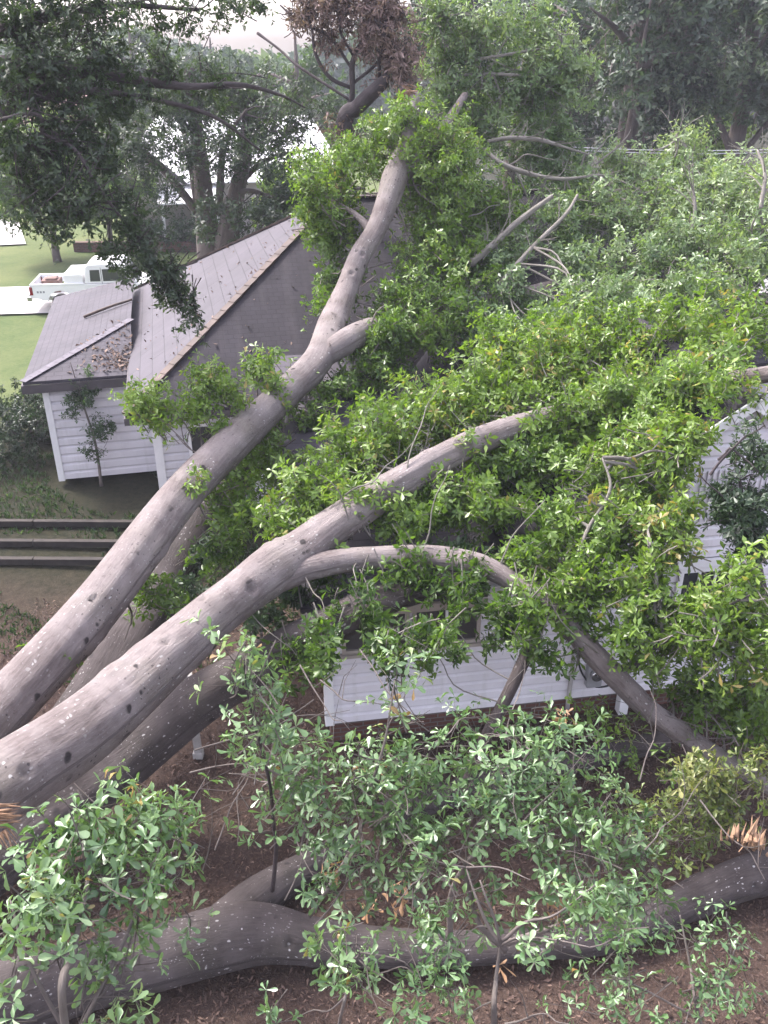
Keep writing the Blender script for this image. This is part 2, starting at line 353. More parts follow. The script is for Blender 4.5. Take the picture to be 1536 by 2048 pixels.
# ------------------------------------------------------------------ foliage
def proto(lod, slim=1.):
    if lod == 0:      # spoon-shaped oak leaf, curved and folded along the rib
        V = np.array([[0, 0, 0], [-.07, .35, .025], [0, .36, -.02], [.07, .35, .025], [-.19, .72, .03], [0, .74, -.04], [.19, .72, .03], [-.125, .94, -.05], [0, 1.0, -.11], [.125, .94, -.05]])
        T = [[0, 3, 2], [0, 2, 1], [1, 2, 5], [1, 5, 4], [2, 3, 6], [2, 6, 5], [4, 5, 8], [4, 8, 7], [5, 6, 9], [5, 9, 8]]
    elif lod == 1:
        V = np.array([[0, 0, 0], [-.21, .66, .05], [0, 1., -.08], [.21, .66, .05], [0, .6, -.03]])
        T = [[0, 3, 4], [0, 4, 1], [4, 3, 2], [4, 2, 1]]
    else:
        V = np.array([[0, 0, 0], [-.24, .6, .07], [0, 1., -.06], [.24, .6, .07]]); T = [[0, 3, 2], [0, 2, 1]]
    V = V.copy(); V[:, 0] *= slim
    return V, np.array(T)
class Foliage:
    def __init__(s): s.c = []
    def add(s, pos, d, leaf, tint, k): s.c.append((pos, d, np.broadcast_to(leaf, len(pos)).astype(float), np.broadcast_to(tint, len(pos)).astype(float), int(k)))
    def build(s, name, m, parent, lod=1, slim=1., droop=.25, open_=(.8, 1.6)):
        PV, PT = proto(lod, slim); Vs, Ts, Cs, off = [], [], [], 0
        for pos, d, leaf, tint, k in s.c:
            n = len(pos)
            if not n: continue
            d = nrm(d); ref = np.where(np.abs(d[:, 2:3]) > .9, np.array([1., 0, 0]), ZUP); b = nrm(np.cross(d, ref)); c = np.cross(d, b)
            az = (np.arange(k)[None] * 2 * np.pi / k + rng.uniform(0, 6.3, (n, 1)) + rng.normal(0, .35, (n, k)))[..., None]
            op = rng.uniform(*open_, (n, k, 1))
            rd = b[:, None] * np.cos(az) + c[:, None] * np.sin(az)
            ax = d[:, None] * np.cos(op) + rd * np.sin(op); ax[..., 2] -= droop * rng.uniform(0, 1, (n, k)); ax = nrm(ax)
            nm = d[:, None] * np.sin(op) - rd * np.cos(op) + rvec(n, k) * .3 + ZUP * .25
            sd_ = nrm(np.cross(ax, nm)); nm = np.cross(sd_, ax)
            L = (leaf[:, None] * rng.uniform(.45, 1.2, (n, k)))[..., None]
            base = pos[:, None] - d[:, None] * L * rng.uniform(0, .5, (n, k, 1))
            wid = rng.uniform(.65, 1.15, (n, k, 1, 1)); crl = rng.uniform(-.6, 2.6, (n, k, 1, 1)); L = L * (rng.uniform(0, 1, (n, k, 1)) > .14)
            V = base[:, :, None] + L[:, :, None] * (sd_[:, :, None] * PV[:, 0:1] * wid + ax[:, :, None] * PV[:, 1:2] + nm[:, :, None] * PV[:, 2:3] * crl)
            t = np.clip(tint[:, None] + rng.normal(0, .13, (n, k)), 0, 1)
            Vs.append(V.reshape(-1, 3)); m_ = n * k
            Ts.append((PT[None] + (np.arange(m_) * len(PV))[:, None, None] + off).reshape(-1, 3)); off += m_ * len(PV)
            Cs.append(np.repeat(t.ravel(), len(PV)))
        if not Vs: return None
        return npmesh(name, np.vstack(Vs), [np.vstack(Ts)], m, parent, tint=np.concatenate(Cs))
class Tree:
    """a thing made of trunk and limb tubes, thin branchwork and a crown"""
    def __init__(s, root): s.root = root; s.fol = Foliage(); s.tw = []; s.sk = []; s.seed = 100
    def limb(s, pts, m, name='limb', sides=28, knots=0, step=.05, rough=.035, collar=.12):
        """pts: (px,py,distance,width_px)"""
        P = [np.append(at(x, y, d), w_ * d / (2 * FPX)) for x, y, d, w_ in pts]
        s.seed += 1
        V, F, uv = bark_tube(P, sides, step, rough, knots, collar, s.seed + int(pts[0][0]) % 97)
        s.sk.append(catmull(np.array(P)[:, :3], 40))
        return npmesh(name, V, F, m, s.root, uv)
    def limb3(s, P, m, name='limb', sides=20, knots=0, step=.1, rough=.04, collar=.1):
        s.seed += 1
        V, F, uv = bark_tube(P, sides, step, rough, knots, collar, s.seed); s.sk.append(catmull(np.array(P)[:, :3], 40))
        return npmesh(name, V, F, m, s.root, uv)
    def twig(s, P, r0, r1, wob=.06):
        """one wandering thin branch through the given points"""
        P = np.array(P); L = np.linalg.norm(P[-1] - P[0]); P = catmull(P, 6); P[1:-1] += rng.normal(0, .018 * L, (4, 3)); P = catmull(P, 14)
        s.tw.append(tubes(P[None], np.linspace(r0, r1, 14)[None], 7)); s.sk.append(P)
    def forks(s, pts, m, n=6, ln=.8, r0=.012):
        """side twigs that leave a thin limb and fork once"""
        P = catmull(np.array([at(x, y, d) for x, y, d, _ in pts]), 30); T = nrm(np.gradient(P, axis=0))
        for i in rng.integers(5, 29, n):
            d0 = nrm(T[i] * .8 + rvec(1)[0] * .9 + ZUP * .25); l = ln * rng.uniform(.4, 1); e = P[i] + d0 * l; md = P[i] + d0 * l * .5 + rvec(1)[0] * l * .08
            s.tw.append(tubes(catmull(np.array([P[i], md, e]), 8)[None], np.linspace(r0, r0 * .3, 8)[None], 5))
            for _ in range(2):
                d1 = nrm(d0 + rvec(1)[0] * .8); s.tw.append(tubes(catmull(np.array([md, md + d1 * l * .25 + rvec(1)[0] * .03, md + d1 * l * .5]), 6)[None], np.linspace(r0 * .55, r0 * .15, 6)[None], 4))
    def nearest(s, c):
        S = np.vstack(s.sk); return S[np.argmin(np.linalg.norm(S - c, axis=1) + rng.uniform(0, .2, len(S)))]
    def sprays(s, tips, dirs, L, leaf, tint, k=5, S=7, r0=.009, nc=3, jit=.8):
        n = len(tips)
        if not n: return
        Ln = (L * rng.uniform(.7, 1.3, n))[:, None]; roots = tips - dirs * Ln
        ctrl = (roots + tips) / 2 + rvec(n) * Ln * .18
        u = np.linspace(0, 1, 6)[None, :, None]
        P = roots[:, None] * (1 - u) ** 2 + 2 * ctrl[:, None] * u * (1 - u) + tips[:, None] * u ** 2
        s.tw.append(tubes(P, r0 * np.linspace(1, .35, 6)[None] * np.ones((n, 1)), 4))
        t = rng.uniform(.22, 1, (n, S, 1)); b = roots[:, None] * (1 - t) ** 2 + 2 * ctrl[:, None] * t * (1 - t) + tips[:, None] * t ** 2
        d = nrm(dirs[:, None] * .55 + rvec(n, S) * jit + ZUP * .12); ls = Ln[:, None] * rng.uniform(.16, .42, (n, S, 1))
        e = b + d * ls; mid = (b + e) / 2 + rvec(n, S) * ls * .1
        s.tw.append(tubes(np.stack([b, mid, e], 2).reshape(-1, 3, 3), np.broadcast_to(r0 * np.array([.45, .35, .2]), (n * S, 3)), 3))
        tn = np.clip((tint + rng.normal(0, .10, n))[:, None] + rng.normal(0, .06, (n, S)), 0, 1).ravel()
        for q in range(nc):
            f = 1 - q * .36
            pos = (b + (e - b) * f).reshape(-1, 3) + rng.normal(0, leaf * .3, (n * S, 3))
            dd = (d + rvec(n, S) * .4).reshape(-1, 3)
            s.fol.add(pos, dd, leaf, tn, k)
        s.fol.add(tips, dirs + rvec(n) * .3, leaf, np.clip(tint + rng.normal(0, .1, n), 0, 1), k)
    def pad(s, x, y, d, rx, ry, rz, n, L=.9, leaf=.11, tint=.5, k=5, S=7, up=.35, root=None, boughs=2, br=.022, hang=0., nc=3, r0=.009):
        c = at(x, y, d); root = s.nearest(c) if root is None else np.asarray(root)
        q = rvec(n) * (rng.uniform(0, 1, (n, 1)) ** .42)
        tips = c + CR * q[:, :1] * rx * d / FPX + CU * q[:, 1:2] * ry * d / FPX + CF * q[:, 2:] * rz
        tips[:, 2] = np.maximum(tips[:, 2], .12)
        dirs = nrm(nrm(tips - root) * .6 + (tips - c) / max(rz, .3) * .4 + rvec(n) * .5 + ZUP * (up - hang))
        s.sprays(tips, dirs, L, leaf, tint, k, S, r0=r0, nc=nc)
        for i in range(boughs):
            e = tips[i % n] - dirs[i % n] * L * .8; D = np.linalg.norm(e - root)
            Q = catmull(np.array([root, root * .66 + e * .34 + rvec(1)[0] * D * .1, root * .33 + e * .67 + rvec(1)[0] * D * .1, e]), 12)
            s.tw.append(tubes(Q[None], np.linspace(br, br * .4, 12)[None], 6))
    def finish(s, leafmat, twigmat, lod=1, slim=1., droop=.25, crown='crown', open_=(.8, 1.6)):
        if s.tw:
            off = 0; V, F, U = [], [], []
            for v, f, u in s.tw: V.append(v); F.append(f + off); U.append(u); off += len(v)
            npmesh('twig_sprays', np.vstack(V), [np.vstack(F)], twigmat, s.root, np.vstack(U)); s.tw = []
        o = s.fol.build(crown, leafmat, s.root, lod, slim, droop, open_); s.fol = Foliage(); return o

# ================================================================== THE SETTING
def sheet(name, pts, z, m, kind='structure', label=None, cat=None):
    b = MB(); b.poly([(x, y, z) for x, y in pts]); return tag(b.build(name, m), label, cat, kind=kind)
g_ = MB(); X = np.concatenate([[-500, -200, -80], np.linspace(-40, 40, 54), [80, 200, 500]]); Yv = np.concatenate([[-300, -60], np.linspace(-8, 60, 46), [120, 300, 700]])
GX, GY = np.meshgrid(X, Yv, indexing='ij'); GZ = .05 * np.sin(GX * .7 + 1) * np.sin(GY * .6) * ((np.abs(GX) < 39) & (GY > -7) & (GY < 28)) - .06
ni, nj = GX.shape; ii = np.arange(ni - 1)[:, None] * nj + np.arange(nj - 1)[None]
ground = npmesh('ground', np.stack([GX, GY, GZ], -1).reshape(-1, 3), [np.stack([ii, ii + nj, ii + nj + 1, ii + 1], -1).reshape(-1, 4)], M['ground'])
tag(ground, kind='structure')
u13 = np.array([-math.sin(rad(6)), math.cos(rad(6))]); v13 = np.array([math.cos(rad(6)), math.sin(rad(6))])
r0 = gr(30, 628)[:2]; r1 = gr(30, 574)[:2]
wd = float((r1 - r0) @ u13)
sheet('road', [r0 - v13 * 60, r0 + v13 * 60, r0 + v13 * 60 + u13 * wd, r0 - v13 * 60 + u13 * wd], .012, M['concrete'])
f0 = gr(-40, 492)[:2]
sheet('driveway', [gr(-200, 500)[:2], gr(52, 488)[:2], gr(36, 440)[:2], gr(-200, 430)[:2]], .012, M['concrete'])

# ------------------------------------------------------------------ house helpers (local frame: x along the front, y to the back)
def lap_siding(x0, x1, z0, z1, y, clip=None, exp=.165, proud=.032):
    """overlapping boards on a wall facing -y; clip(z) -> (xa, xb) narrows a course (gable)"""
    b = MB(); z = z0
    while z < z1 - .01:
        t = min(z + exp, z1); a = (x0, x1) if clip is None else clip(z); c = (x0, x1) if clip is None else clip(t)
        if a[1] - a[0] > .05:
            c = c if c[1] > c[0] else ((a[0] + a[1]) / 2 - .005, (a[0] + a[1]) / 2 + .005)
            fr, bk = y - proud - .006, y - .004; h = t - z
            def xs(f): return (a[0] + (c[0] - a[0]) * f, a[1] + (c[1] - a[1]) * f)
            for (f0, y0), (f1, y1) in (((0, fr), (.60, fr)), ((.60, fr), (.80, bk)), ((.80, bk), (1, bk))):
                p, q = xs(f0), xs(f1)
                b.poly([(p[0], y0, z + h * f0), (p[1], y0, z + h * f0), (q[1], y1, z + h * f1), (q[0], y1, z + h * f1)], [(p[0], f0), (p[1], f0), (q[1], f1), (q[0], f1)])
            b.poly([(a[0], y, z), (a[1], y, z), (a[1], fr, z), (a[0], fr, z)], [(a[0], 0)] * 4)
        z = t
    return b
def roof_plane(b, pts, along, up, off=(0, 0), thick=.06):
    P = [np.array(p, float) for p in pts]; o = P[0]; al = nrm(np.array(along, float)); u = nrm(np.array(up, float))
    n = np.cross(al, u); n = n if n[2] > 0 else -n
    uv = [((p - o) @ al + off[0], (p - o) @ u + off[1]) for p in P]
    b.poly(P, uv); D = [p - np.array([0, 0, thick]) for p in P]
    b.poly(D[::-1], uv[::-1])
    for i in range(len(P)):
        j = (i + 1) % len(P); b.poly([P[i], P[j], D[j], D[i]])
def window_at(parent, x0, x1, z0, z1, y, cols=2, rows=1, frame='trim', glass='glass', wf=.06, sill=True, muntin='trim'):
    f = MB()
    f.box(x0 - wf, x1 + wf, y - .065, y, z1, z1 + wf); f.box(x0 - wf, x1 + wf, y - .065, y, z0 - wf, z0)
    f.box(x0 - wf, x0, y - .065, y, z0, z1); f.box(x1, x1 + wf, y - .065, y, z0, z1)
    w_ = f.build('window', M[frame], parent)
    p = MB(); p.poly([(x0, y - .034, z0), (x1, y - .034, z0), (x1, y - .034, z1), (x0, y - .034, z1)]); p.build('pane', M[glass], w_)
    m_ = MB()
    for i in range(1, cols): xx = x0 + (x1 - x0) * i / cols; m_.box(xx - .018, xx + .018, y - .052, y - .036, z0, z1)
    for i in range(1, rows): zz = z0 + (z1 - z0) * i / rows; m_.box(x0, x1, y - .054, y - .037, zz - .018, zz + .018)
    if m_.v: m_.build('sash', M[muntin], w_)
    if sill:
        s_ = MB(); s_.box(x0 - wf - .05, x1 + wf + .05, y - .10, y - .002, z0 - wf - .05, z0 - wf - .003); s_.build('sill', M[frame], w_)
    return w_

# ------------------------------------------------------------------ the grey hip-roofed house on the left
E0 = gr(250, 830, 2.6)
hl = thing('house', 'low house with dark grey hip roof and white siding under the leaning trunk', 'house', (E0[0], E0[1], 0), rad(13))
W, D, ze, za = 15., 9.3, 2.6, 5.45
A1, A2 = (4.66, 4.66, za), (W - 4.66, 4.66, za)
b = MB(); roof_plane(b, [(0, 0, ze), (W, 0, ze), A2, A1], (1, 0, 0), (0, 4.66, za - ze))
roof_plane(b, [(W, 0, ze), (W, D, ze), A2], (0, 1, 0), (-4.66, 0, za - ze)); roof_plane(b, [(W, D, ze), (0, D, ze), A1, A2], (1, 0, 0), (0, -4.66, za - ze))
rf = b.build('roof', M['shingle'], hl)
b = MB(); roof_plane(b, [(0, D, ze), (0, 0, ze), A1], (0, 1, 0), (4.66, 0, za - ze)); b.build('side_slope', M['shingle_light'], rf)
b = MB()
for p, q in (((0, 0, ze), A1), ((0, D, ze), A1), (A1, A2), ((W, 0, ze), A2)):
    p = np.array(p) + (0, 0, .012); q = np.array(q) + (0, 0, .012); nn_ = 26
    for k in range(nn_):
        a_ = p + (q - p) * k / nn_; c_ = p + (q - p) * (k + 1.12) / nn_
        b.bar(a_ + (0, 0, .012), c_, .15, .04)
b.build('hip_cap', M['rust'], rf)
b = MB(); b.box(-.03, W, -.03, 0, ze - .2, ze - .065); b.box(-.03, 0, 0, D, ze - .2, ze - .065); b.build('fascia', M['fascia_dark'], hl)
b = MB(); b.box(.0, W, 0, .42, ze - .16, ze - .12); b.box(0, .42, .42, D, ze - .16, ze - .12); b.build('soffit', M['siding_grey'], hl)
b = MB(); b.box(.45, W - .45, .45, D - .45, 0.02, ze - .17); b.build('wall', M['siding_grey'], hl)
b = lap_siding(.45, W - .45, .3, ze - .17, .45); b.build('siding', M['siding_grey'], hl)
b = MB(); b.box(.40, .56, .40, .56, .02, ze - .17); b.build('corner_trim', M['trim'], hl)
window_at(hl, 1.1, 2.6, 1.0, 2.1, .432, 2, 2)
# wing
wn = gr(45, 765, 2.42); c13, s13 = math.cos(rad(13)), math.sin(rad(13))
def toL(p): d = np.array(p[:2]) - E0[:2]; return np.array([d[0] * c13 + d[1] * s13, -d[0] * s13 + d[1] * c13])
wl = toL(wn); wx, wy = float(wl[0]), float(wl[1]); wd_ = 6.9; zw = 2.42; sl_ = .26; ww = .05 - wx
b = MB()
roof_plane(b, [(wx, wy + wd_, zw), (wx, wy, zw), (wx + ww, wy + ww, zw + sl_ * ww), (wx + ww, wy + wd_ - .6, zw + sl_ * ww)], (0, 1, 0), (ww, 0, sl_ * ww))
roof_plane(b, [(wx, wy, zw), (wx + ww, wy, zw), (wx + ww, wy + ww, zw + sl_ * ww)], (1, 0, 0), (0, ww, sl_ * ww))
wr = b.build('wing_roof', M['shingle_wing'], hl)
b = MB(); p = np.array([wx, wy, zw + .012]); q = np.array([wx + ww, wy + ww, zw + sl_ * ww + .012])
for k in range(14): b.bar(p + (q - p) * k / 14 + (0, 0, .006), p + (q - p) * (k + 1.1) / 14, .18, .012)
b.build('wing_hip_cap', M['shingle_cap'], wr)
b = MB(); b.box(wx - .04, wx + ww, wy - .04, wy, zw - .24, zw - .065); b.box(wx - .04, wx, wy, wy + wd_, zw - .24, zw - .065); b.build('wing_fascia', M['fascia_dark'], hl)
b = MB(); b.box(wx + .32, wx + ww + .4, wy + .32, wy + wd_ - .3, .06, zw - .15); b.build('wing_wall', M['siding'], hl)
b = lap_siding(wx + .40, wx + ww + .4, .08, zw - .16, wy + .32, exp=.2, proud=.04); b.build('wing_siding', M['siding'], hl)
b = MB(); b.box(wx + .29, wx + .42, wy + .255, wy + .42, .05, zw - .16); b.build('wing_corner_trim', M['trim'], hl)
# fallen leaves and a stick lying on the wing roof
def lieon(px, py): return gr(px, py, zw + .30)
def loc2w(p): return np.array([E0[0] + p[0] * c13 - p[1] * s13, E0[1] + p[0] * s13 + p[1] * c13, p[2]])
a_ = loc2w((wx + 1.0, wy + 3.55, zw + sl_ * 1.0 + .05)); c_ = loc2w((wx + 2.15, wy + 3.75, zw + sl_ * 2.15 + .05))
b = bark_tube([np.append(a_, .035), np.append((a_ + c_) / 2 + (0, 0, .02), .032), np.append(c_, .028)], 10, .08)
tag(npmesh('fallen_stick', b[0], b[1], M['rust'], None, b[2]), 'thin brown stick lying across the small wing roof above the white wall', 'stick')
fl = Foliage(); n = 420; xs = wx + ww - np.abs(rng.normal(0, .5, n)); ys = wy + .15 + np.abs(rng.normal(0, .8, n)); xs = np.clip(xs, wx + .1, wx + ww - .05)
zs = zw + sl_ * np.minimum(xs - wx, ys - wy) + .02
P = np.array([loc2w((x, y, z)) for x, y, z in zip(xs, ys, zs)])
fl.add(P, rvec(n) * .3 + ZUP, .12, rng.uniform(.2, 1, n), 1)
m_ = 260; xr = rng.uniform(.1, 4.4, m_); yr = xr + .1 + rng.uniform(0, 1, m_) ** 2 * np.maximum(9.1 - 2 * xr, .1)
xr2 = rng.uniform(1, 7, 160); yr2 = rng.uniform(.05, 1, 160) ** 1.5 * np.minimum(xr2, 4.4)
P = np.array([loc2w((x, y, ze + (za - ze) / 4.66 * x + .015)) for x, y in zip(xr, yr)] + [loc2w((x, y, ze + (za - ze) / 4.66 * y + .015)) for x, y in zip(xr2, yr2)])
fl.add(P, rvec(len(P)) * .3 + ZUP, .10, rng.uniform(.1, 1, len(P)), 1)
tag(fl.build('leaf_litter', M['litter'], None, 2, 1., 0), kind='stuff')

# ------------------------------------------------------------------ the white house on the right
Rb = gr(655, 1445, .30); RT = rad(9.05)
hr = thing('house', 'white sided house with gable roof and windows crushed under the forked trunk', 'house', (Rb[0], Rb[1], 0), RT)
pk_x, pk_z, slp, exr = 5.28, 4.76, .66, 3.25
zl = 2.35                                               # eave of the low front room
def rake(z): h = (pk_z - .10 - z) / slp; return (max(2.55, pk_x - h), min(8.2, pk_x + h))
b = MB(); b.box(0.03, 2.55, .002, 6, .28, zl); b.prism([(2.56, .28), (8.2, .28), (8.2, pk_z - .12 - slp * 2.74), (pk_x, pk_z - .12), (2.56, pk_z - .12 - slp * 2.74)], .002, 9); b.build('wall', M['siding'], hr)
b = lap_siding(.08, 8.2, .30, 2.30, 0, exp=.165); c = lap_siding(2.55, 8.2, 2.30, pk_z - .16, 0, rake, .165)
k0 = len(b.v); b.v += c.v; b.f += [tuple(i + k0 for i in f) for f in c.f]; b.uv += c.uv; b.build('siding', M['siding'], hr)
b = MB(); b.box(-.03, .09, -.055, .09, .28, zl); b.build('corner_trim', M['trim'], hr)
b = MB(); b.box(.05, 8.15, .03, 5.9, -.2, .275)
for i in range(len(b.uv)): b.uv[i] = (b.v[i][0] + b.v[i][1], b.v[i][2])
b.build('foundation', M['brick'], hr)
b = MB()
lx = pk_x - exr; lz = pk_z - slp * exr
roof_plane(b, [(lx, -.15, lz), (pk_x, -.15, pk_z), (pk_x, 9.2, pk_z), (lx, 9.2, lz)], (0, 1, 0), (exr, 0, slp * exr))
roof_plane(b, [(pk_x + exr, -.15, lz), (pk_x + exr, 9.2, lz), (pk_x, 9.2, pk_z), (pk_x, -.15, pk_z)], (0, 1, 0), (-exr, 0, slp * exr))
rf = b.build('roof', M['shingle'], hr)
b = MB()
for sg in (-1, 1):
    b.bar((pk_x + sg * .004, -.168, pk_z - .10), (pk_x + sg * exr, -.168, lz - .10), .028, .14)
b.build('rake_board', M['trim'], rf)
b = MB()
for sg in (-1, 1): b.poly([(pk_x, -.155, pk_z - .075), (pk_x + sg * exr, -.155, lz - .075), (pk_x + sg * exr, .0, lz - .075), (pk_x, .0, pk_z - .075)])
b.build('soffit', M['siding_grey'], rf)
# low roof of the front room
b = MB(); roof_plane(b, [(-.30, -.28, zl + .02), (2.06, -.28, zl + .02), (2.06, 6.0, zl + 1.2), (-.30, 6.0, zl + 1.2)], (1, 0, 0), (0, 6.28, 1.18)); b.build('low_roof', M['shingle_light'], hr)
b = MB(); b.box(-.3, 2.06, -.31, -.282, zl - .16, zl - .05); b.build('fascia', M['trim_tan'], hr)
window_at(hr, .27, 1.05, 1.52, 2.16, -.012, 2, 1, 'trim_tan', 'screen', .05)
window_at(hr, 1.19, 2.0, 1.52, 2.16, -.012, 2, 1, 'trim_tan', 'screen', .05)
window_at(hr, 2.62, 3.14, 1.95, 2.55, -.012, 2, 1, 'trim_tan', 'screen', .05)
window_at(hr, 4.80, 5.50, .98, 2.26, -.012, 3, 2, 'trim', 'glass', .07)
b = MB(); b.box(4.68, 5.62, -.09, -.042, 2.34, 2.45); b.build('window_head', M['trim'], hr)
window_at(hr, 7.0, 7.6, .98, 2.26, -.012, 3, 2, 'trim', 'glass', .07)
# narrow vented boards in the gable
b = MB()
for k in range(13): b.box(4.80 + k * .075, 4.808 + k * .075, -.062, -.041, 3.02, 3.75)
b.build('gable_batten', M['siding_grey'], hr)
# meter with its pipe and cable, by the corner of the wall
mt = MB(); mt.box(3.60, 3.82, -.16, -.042, .55, .92); mo = mt.build('meter_box', M['grey_box'], hr, .02)
V, F, uv = bark_tube([(3.71, -.16, .80, .085), (3.71, -.23, .80, .085), (3.71, -.24, .80, .04)], 18, .03, 0); npmesh('meter_dial', V, F, M['chrome'], mo, world=False)
V, F, uv = bark_tube([(3.40, -.06, .10, .032), (3.40, -.06, 1.2, .032), (3.40, -.06, 2.2, .032), (3.38, -.06, 2.5, .032)], 12, .1, 0); npmesh('conduit', V, F, M['post_grey'], hr, world=False)
V, F, uv = bark_tube([(3.42, -.08, 1.35, .014), (3.5, -.10, .86, .014), (3.72, -.12, .55, .014), (4.0, -.12, .55, .014), (4.2, -.10, .74, .014), (4.3, -.10, 1.3, .014)], 8, .05, 0); npmesh('cable', V, F, M['cable'], hr, world=False)
b = MB(); b.box(4.14, 4.27, -.16, -.02, .0, .62); b.build('corner_post', M['trim'], hr)
def onR(x, y, z): return np.array([Rb[0] + x * math.cos(RT) - y * math.sin(RT), Rb[1] + x * math.sin(RT) + y * math.cos(RT), z])
# white porch post standing alone under the trunk
pp = gr(397, 1508); b = MB(); b.box(-.045, .045, -.045, .045, -.08, 1.35); b.box(-.065, .065, -.065, .065, -.08, .06)
po = b.build('porch_post', M['post_grey'], None, .006); po.location = (pp[0], pp[1], 0); tag(po, 'short pale post standing alone in the shade below the forked trunk', 'post')

# ------------------------------------------------------------------ timber steps in the lawn
for i, (py, lab) in enumerate(((1052, 'dark landscape timber upper of three rails lying across the shaded grass'), (1092, 'dark landscape timber middle of three rails lying across the shaded grass'), (1128, 'grey landscape timber lowest of three rails, nearest to the leaning trunk'))):
    a_ = gr(-160, py - 3); c_ = gr(300, py); b = MB()
    dd = c_ - a_; 
    for k in range(2): b.bar(a_ + dd * k * .5 + (0, 0, .05), a_ + dd * (k * .5 + .497) + (0, 0, .05), .11, .13)
    tag(b.build('landscape_timber', M['timber'], None, .012), lab, 'timber', 'timbers laid across the lawn')

# ------------------------------------------------------------------ far houses
fw = gr(240, 492); fh = thing('house', 'pale bungalow with a roof whitened by glare beyond the road behind the tree trunk', 'house', (fw[0] + .3, 43.5, 0), rad(8))
b = MB(); b.box(0, 10, 0, 8, -.1, 2.7); b.build('wall', M['stucco'], fh)
b = MB()
roof_plane(b, [(-.5, -.6, 2.7), (10.5, -.6, 2.7), (9, 4, 5.2), (1.4, 4, 5.2)], (1, 0, 0), (0, 4.6, 2.5)); roof_plane(b, [(10.5, -.6, 2.7), (10.5, 8.6, 2.7), (9, 4, 5.2)], (0, 1, 0), (-1, 0, 1)); roof_plane(b, [(-.5, 8.6, 2.7), (-.5, -.6, 2.7), (1.4, 4, 5.2)], (0, 1, 0), (1, 0, 1)); roof_plane(b, [(10.5, 8.6, 2.7), (-.5, 8.6, 2.7), (1.4, 4, 5.2), (9, 4, 5.2)], (1, 0, 0), (0, -1, 1))
b.build('roof', M['glare_roof'], fh)
b = MB(); roof_plane(b, [(1.6, -2.2, 2.05), (4.4, -2.2, 2.05), (4.4, -.3, 2.55), (1.6, -.3, 2.55)], (1, 0, 0), (0, 1.9, .5)); b.build('porch_roof', M['glare_roof'], fh)
for xx in (1.75, 4.2):
    b = MB(); b.box(xx, xx + .12, -2.1, -1.98, -.1, 2.0); b.build('porch_post', M['trim'], fh)
b = MB(); b.prism([(-.2, 2.75), (2.6, 2.75), (1.2, 4.0)], -.9, -.61); b.build('gable', M['stucco'], fh)
b = MB(); b.bar((-.5, -.93, 2.65), (1.2, -.93, 4.12), .1, .18); b.bar((2.9, -.93, 2.65), (1.2, -.93, 4.12), .1, .18); b.build('rake_board', M['fascia_dark'], fh)
window_at(fh, 3.0, 3.9, .9, 2.0, -.01, 2, 2); window_at(fh, 6.4, 7.8, .9, 2.1, -.01, 2, 2)
br_ = gr(130, 312); fb = thing('house', 'small far house with a brown roof and white porch posts beyond the trees', 'house', (br_[0] - 3, br_[1], 0), rad(10))
b = MB(); b.box(0, 9, 1.5, 8, -.1, 2.6); b.build('wall', M['siding'], fb)
b = MB(); roof_plane(b, [(-.5, -.5, 2.5), (9.5, -.5, 2.5), (8.2, 4, 4.9), (.8, 4, 4.9)], (1, 0, 0), (0, 4.5, 2.4)); roof_plane(b, [(9.5, -.5, 2.5), (9.5, 8.5, 2.5), (8.2, 4, 4.9)], (0, 1, 0), (-1, 0, 1)); roof_plane(b, [(-.5, 8.5, 2.5), (-.5, -.5, 2.5), (.8, 4, 4.9)], (0, 1, 0), (1, 0, 1)); b.build('roof', M['brown_roof'], fb)
for xx in (.2, 2.4, 4.6, 6.8, 8.8):
    b = MB(); b.box(xx, xx + .2, -.2, 0, -.1, 2.5); b.build('porch_post', M['trim'], fb)
# dirt bank along the far yard, brick coloured edging
b = MB(); a_ = gr(150, 500); c_ = gr(700, 500); b.bar(a_ + (0, 0, .12), c_ + (0, 0, .12), .35, .5)
for i in range(len(b.uv)): b.uv[i] = (b.v[i][0], b.v[i][2] + b.v[i][1])
tag(b.build('garden_edging', M['brick'], None, .02), 'low reddish brick edging in front of the hedge across the road', 'edging')

# ------------------------------------------------------------------ pickup truck (local x: rear -> front, y: left is far)
tp = gr(64, 629); tk = thing('pickup_truck', 'white pickup truck with a toolbox in its bed parked on the road', 'pickup truck', (tp[0], tp[1] + .2, 0), rad(7))
def side_body(): 
    prof = [(0, .62), (.02, 1.02), (.10, 1.10), (5.25, 1.10), (5.42, .98), (5.45, .55), (4.95, .45)]
    for k in range(0, 9): a = math.pi * k / 8; prof.append((4.42 + .46 * math.cos(a), .42 + .46 * math.sin(a)))
    prof.append((3.9, .42)); prof.append((1.55, .42))
    for k in range(0, 9): a = math.pi * k / 8; prof.append((1.08 + .46 * math.cos(a), .42 + .46 * math.sin(a)))
    prof.append((.55, .5)); return prof
b = MB(); b.prism(side_body(), 0, .07); b.prism(side_body(), 1.83, 1.90)
b.box(.0, .07, .07, 1.83, .62, 1.14); b.box(.07, 2.0, .07, 1.83, .62, .68); b.box(1.97, 2.03, .07, 1.83, .68, 1.14)
b.box(2.03, 3.7, .071, 1.829, .50, .62); b.box(3.7, 5.35, .071, 1.829, .62, 1.09); b.box(.3, 5.2, .3, 1.6, .42, .56)
b.box(.02, 2.0, -.02, .08, 1.10, 1.16); b.box(.02, 2.0, 1.82, 1.92, 1.10, 1.16)
b.build('body', M['paint_white'], tk, .012)
cab = [(2.03, 1.10), (2.10, 1.78), (2.25, 1.88), (3.35, 1.88), (3.52, 1.80), (3.98, 1.12)]
b = MB(); b.prism(cab, .06, 1.84); b.build('cab', M['paint_white'], tk, .04)
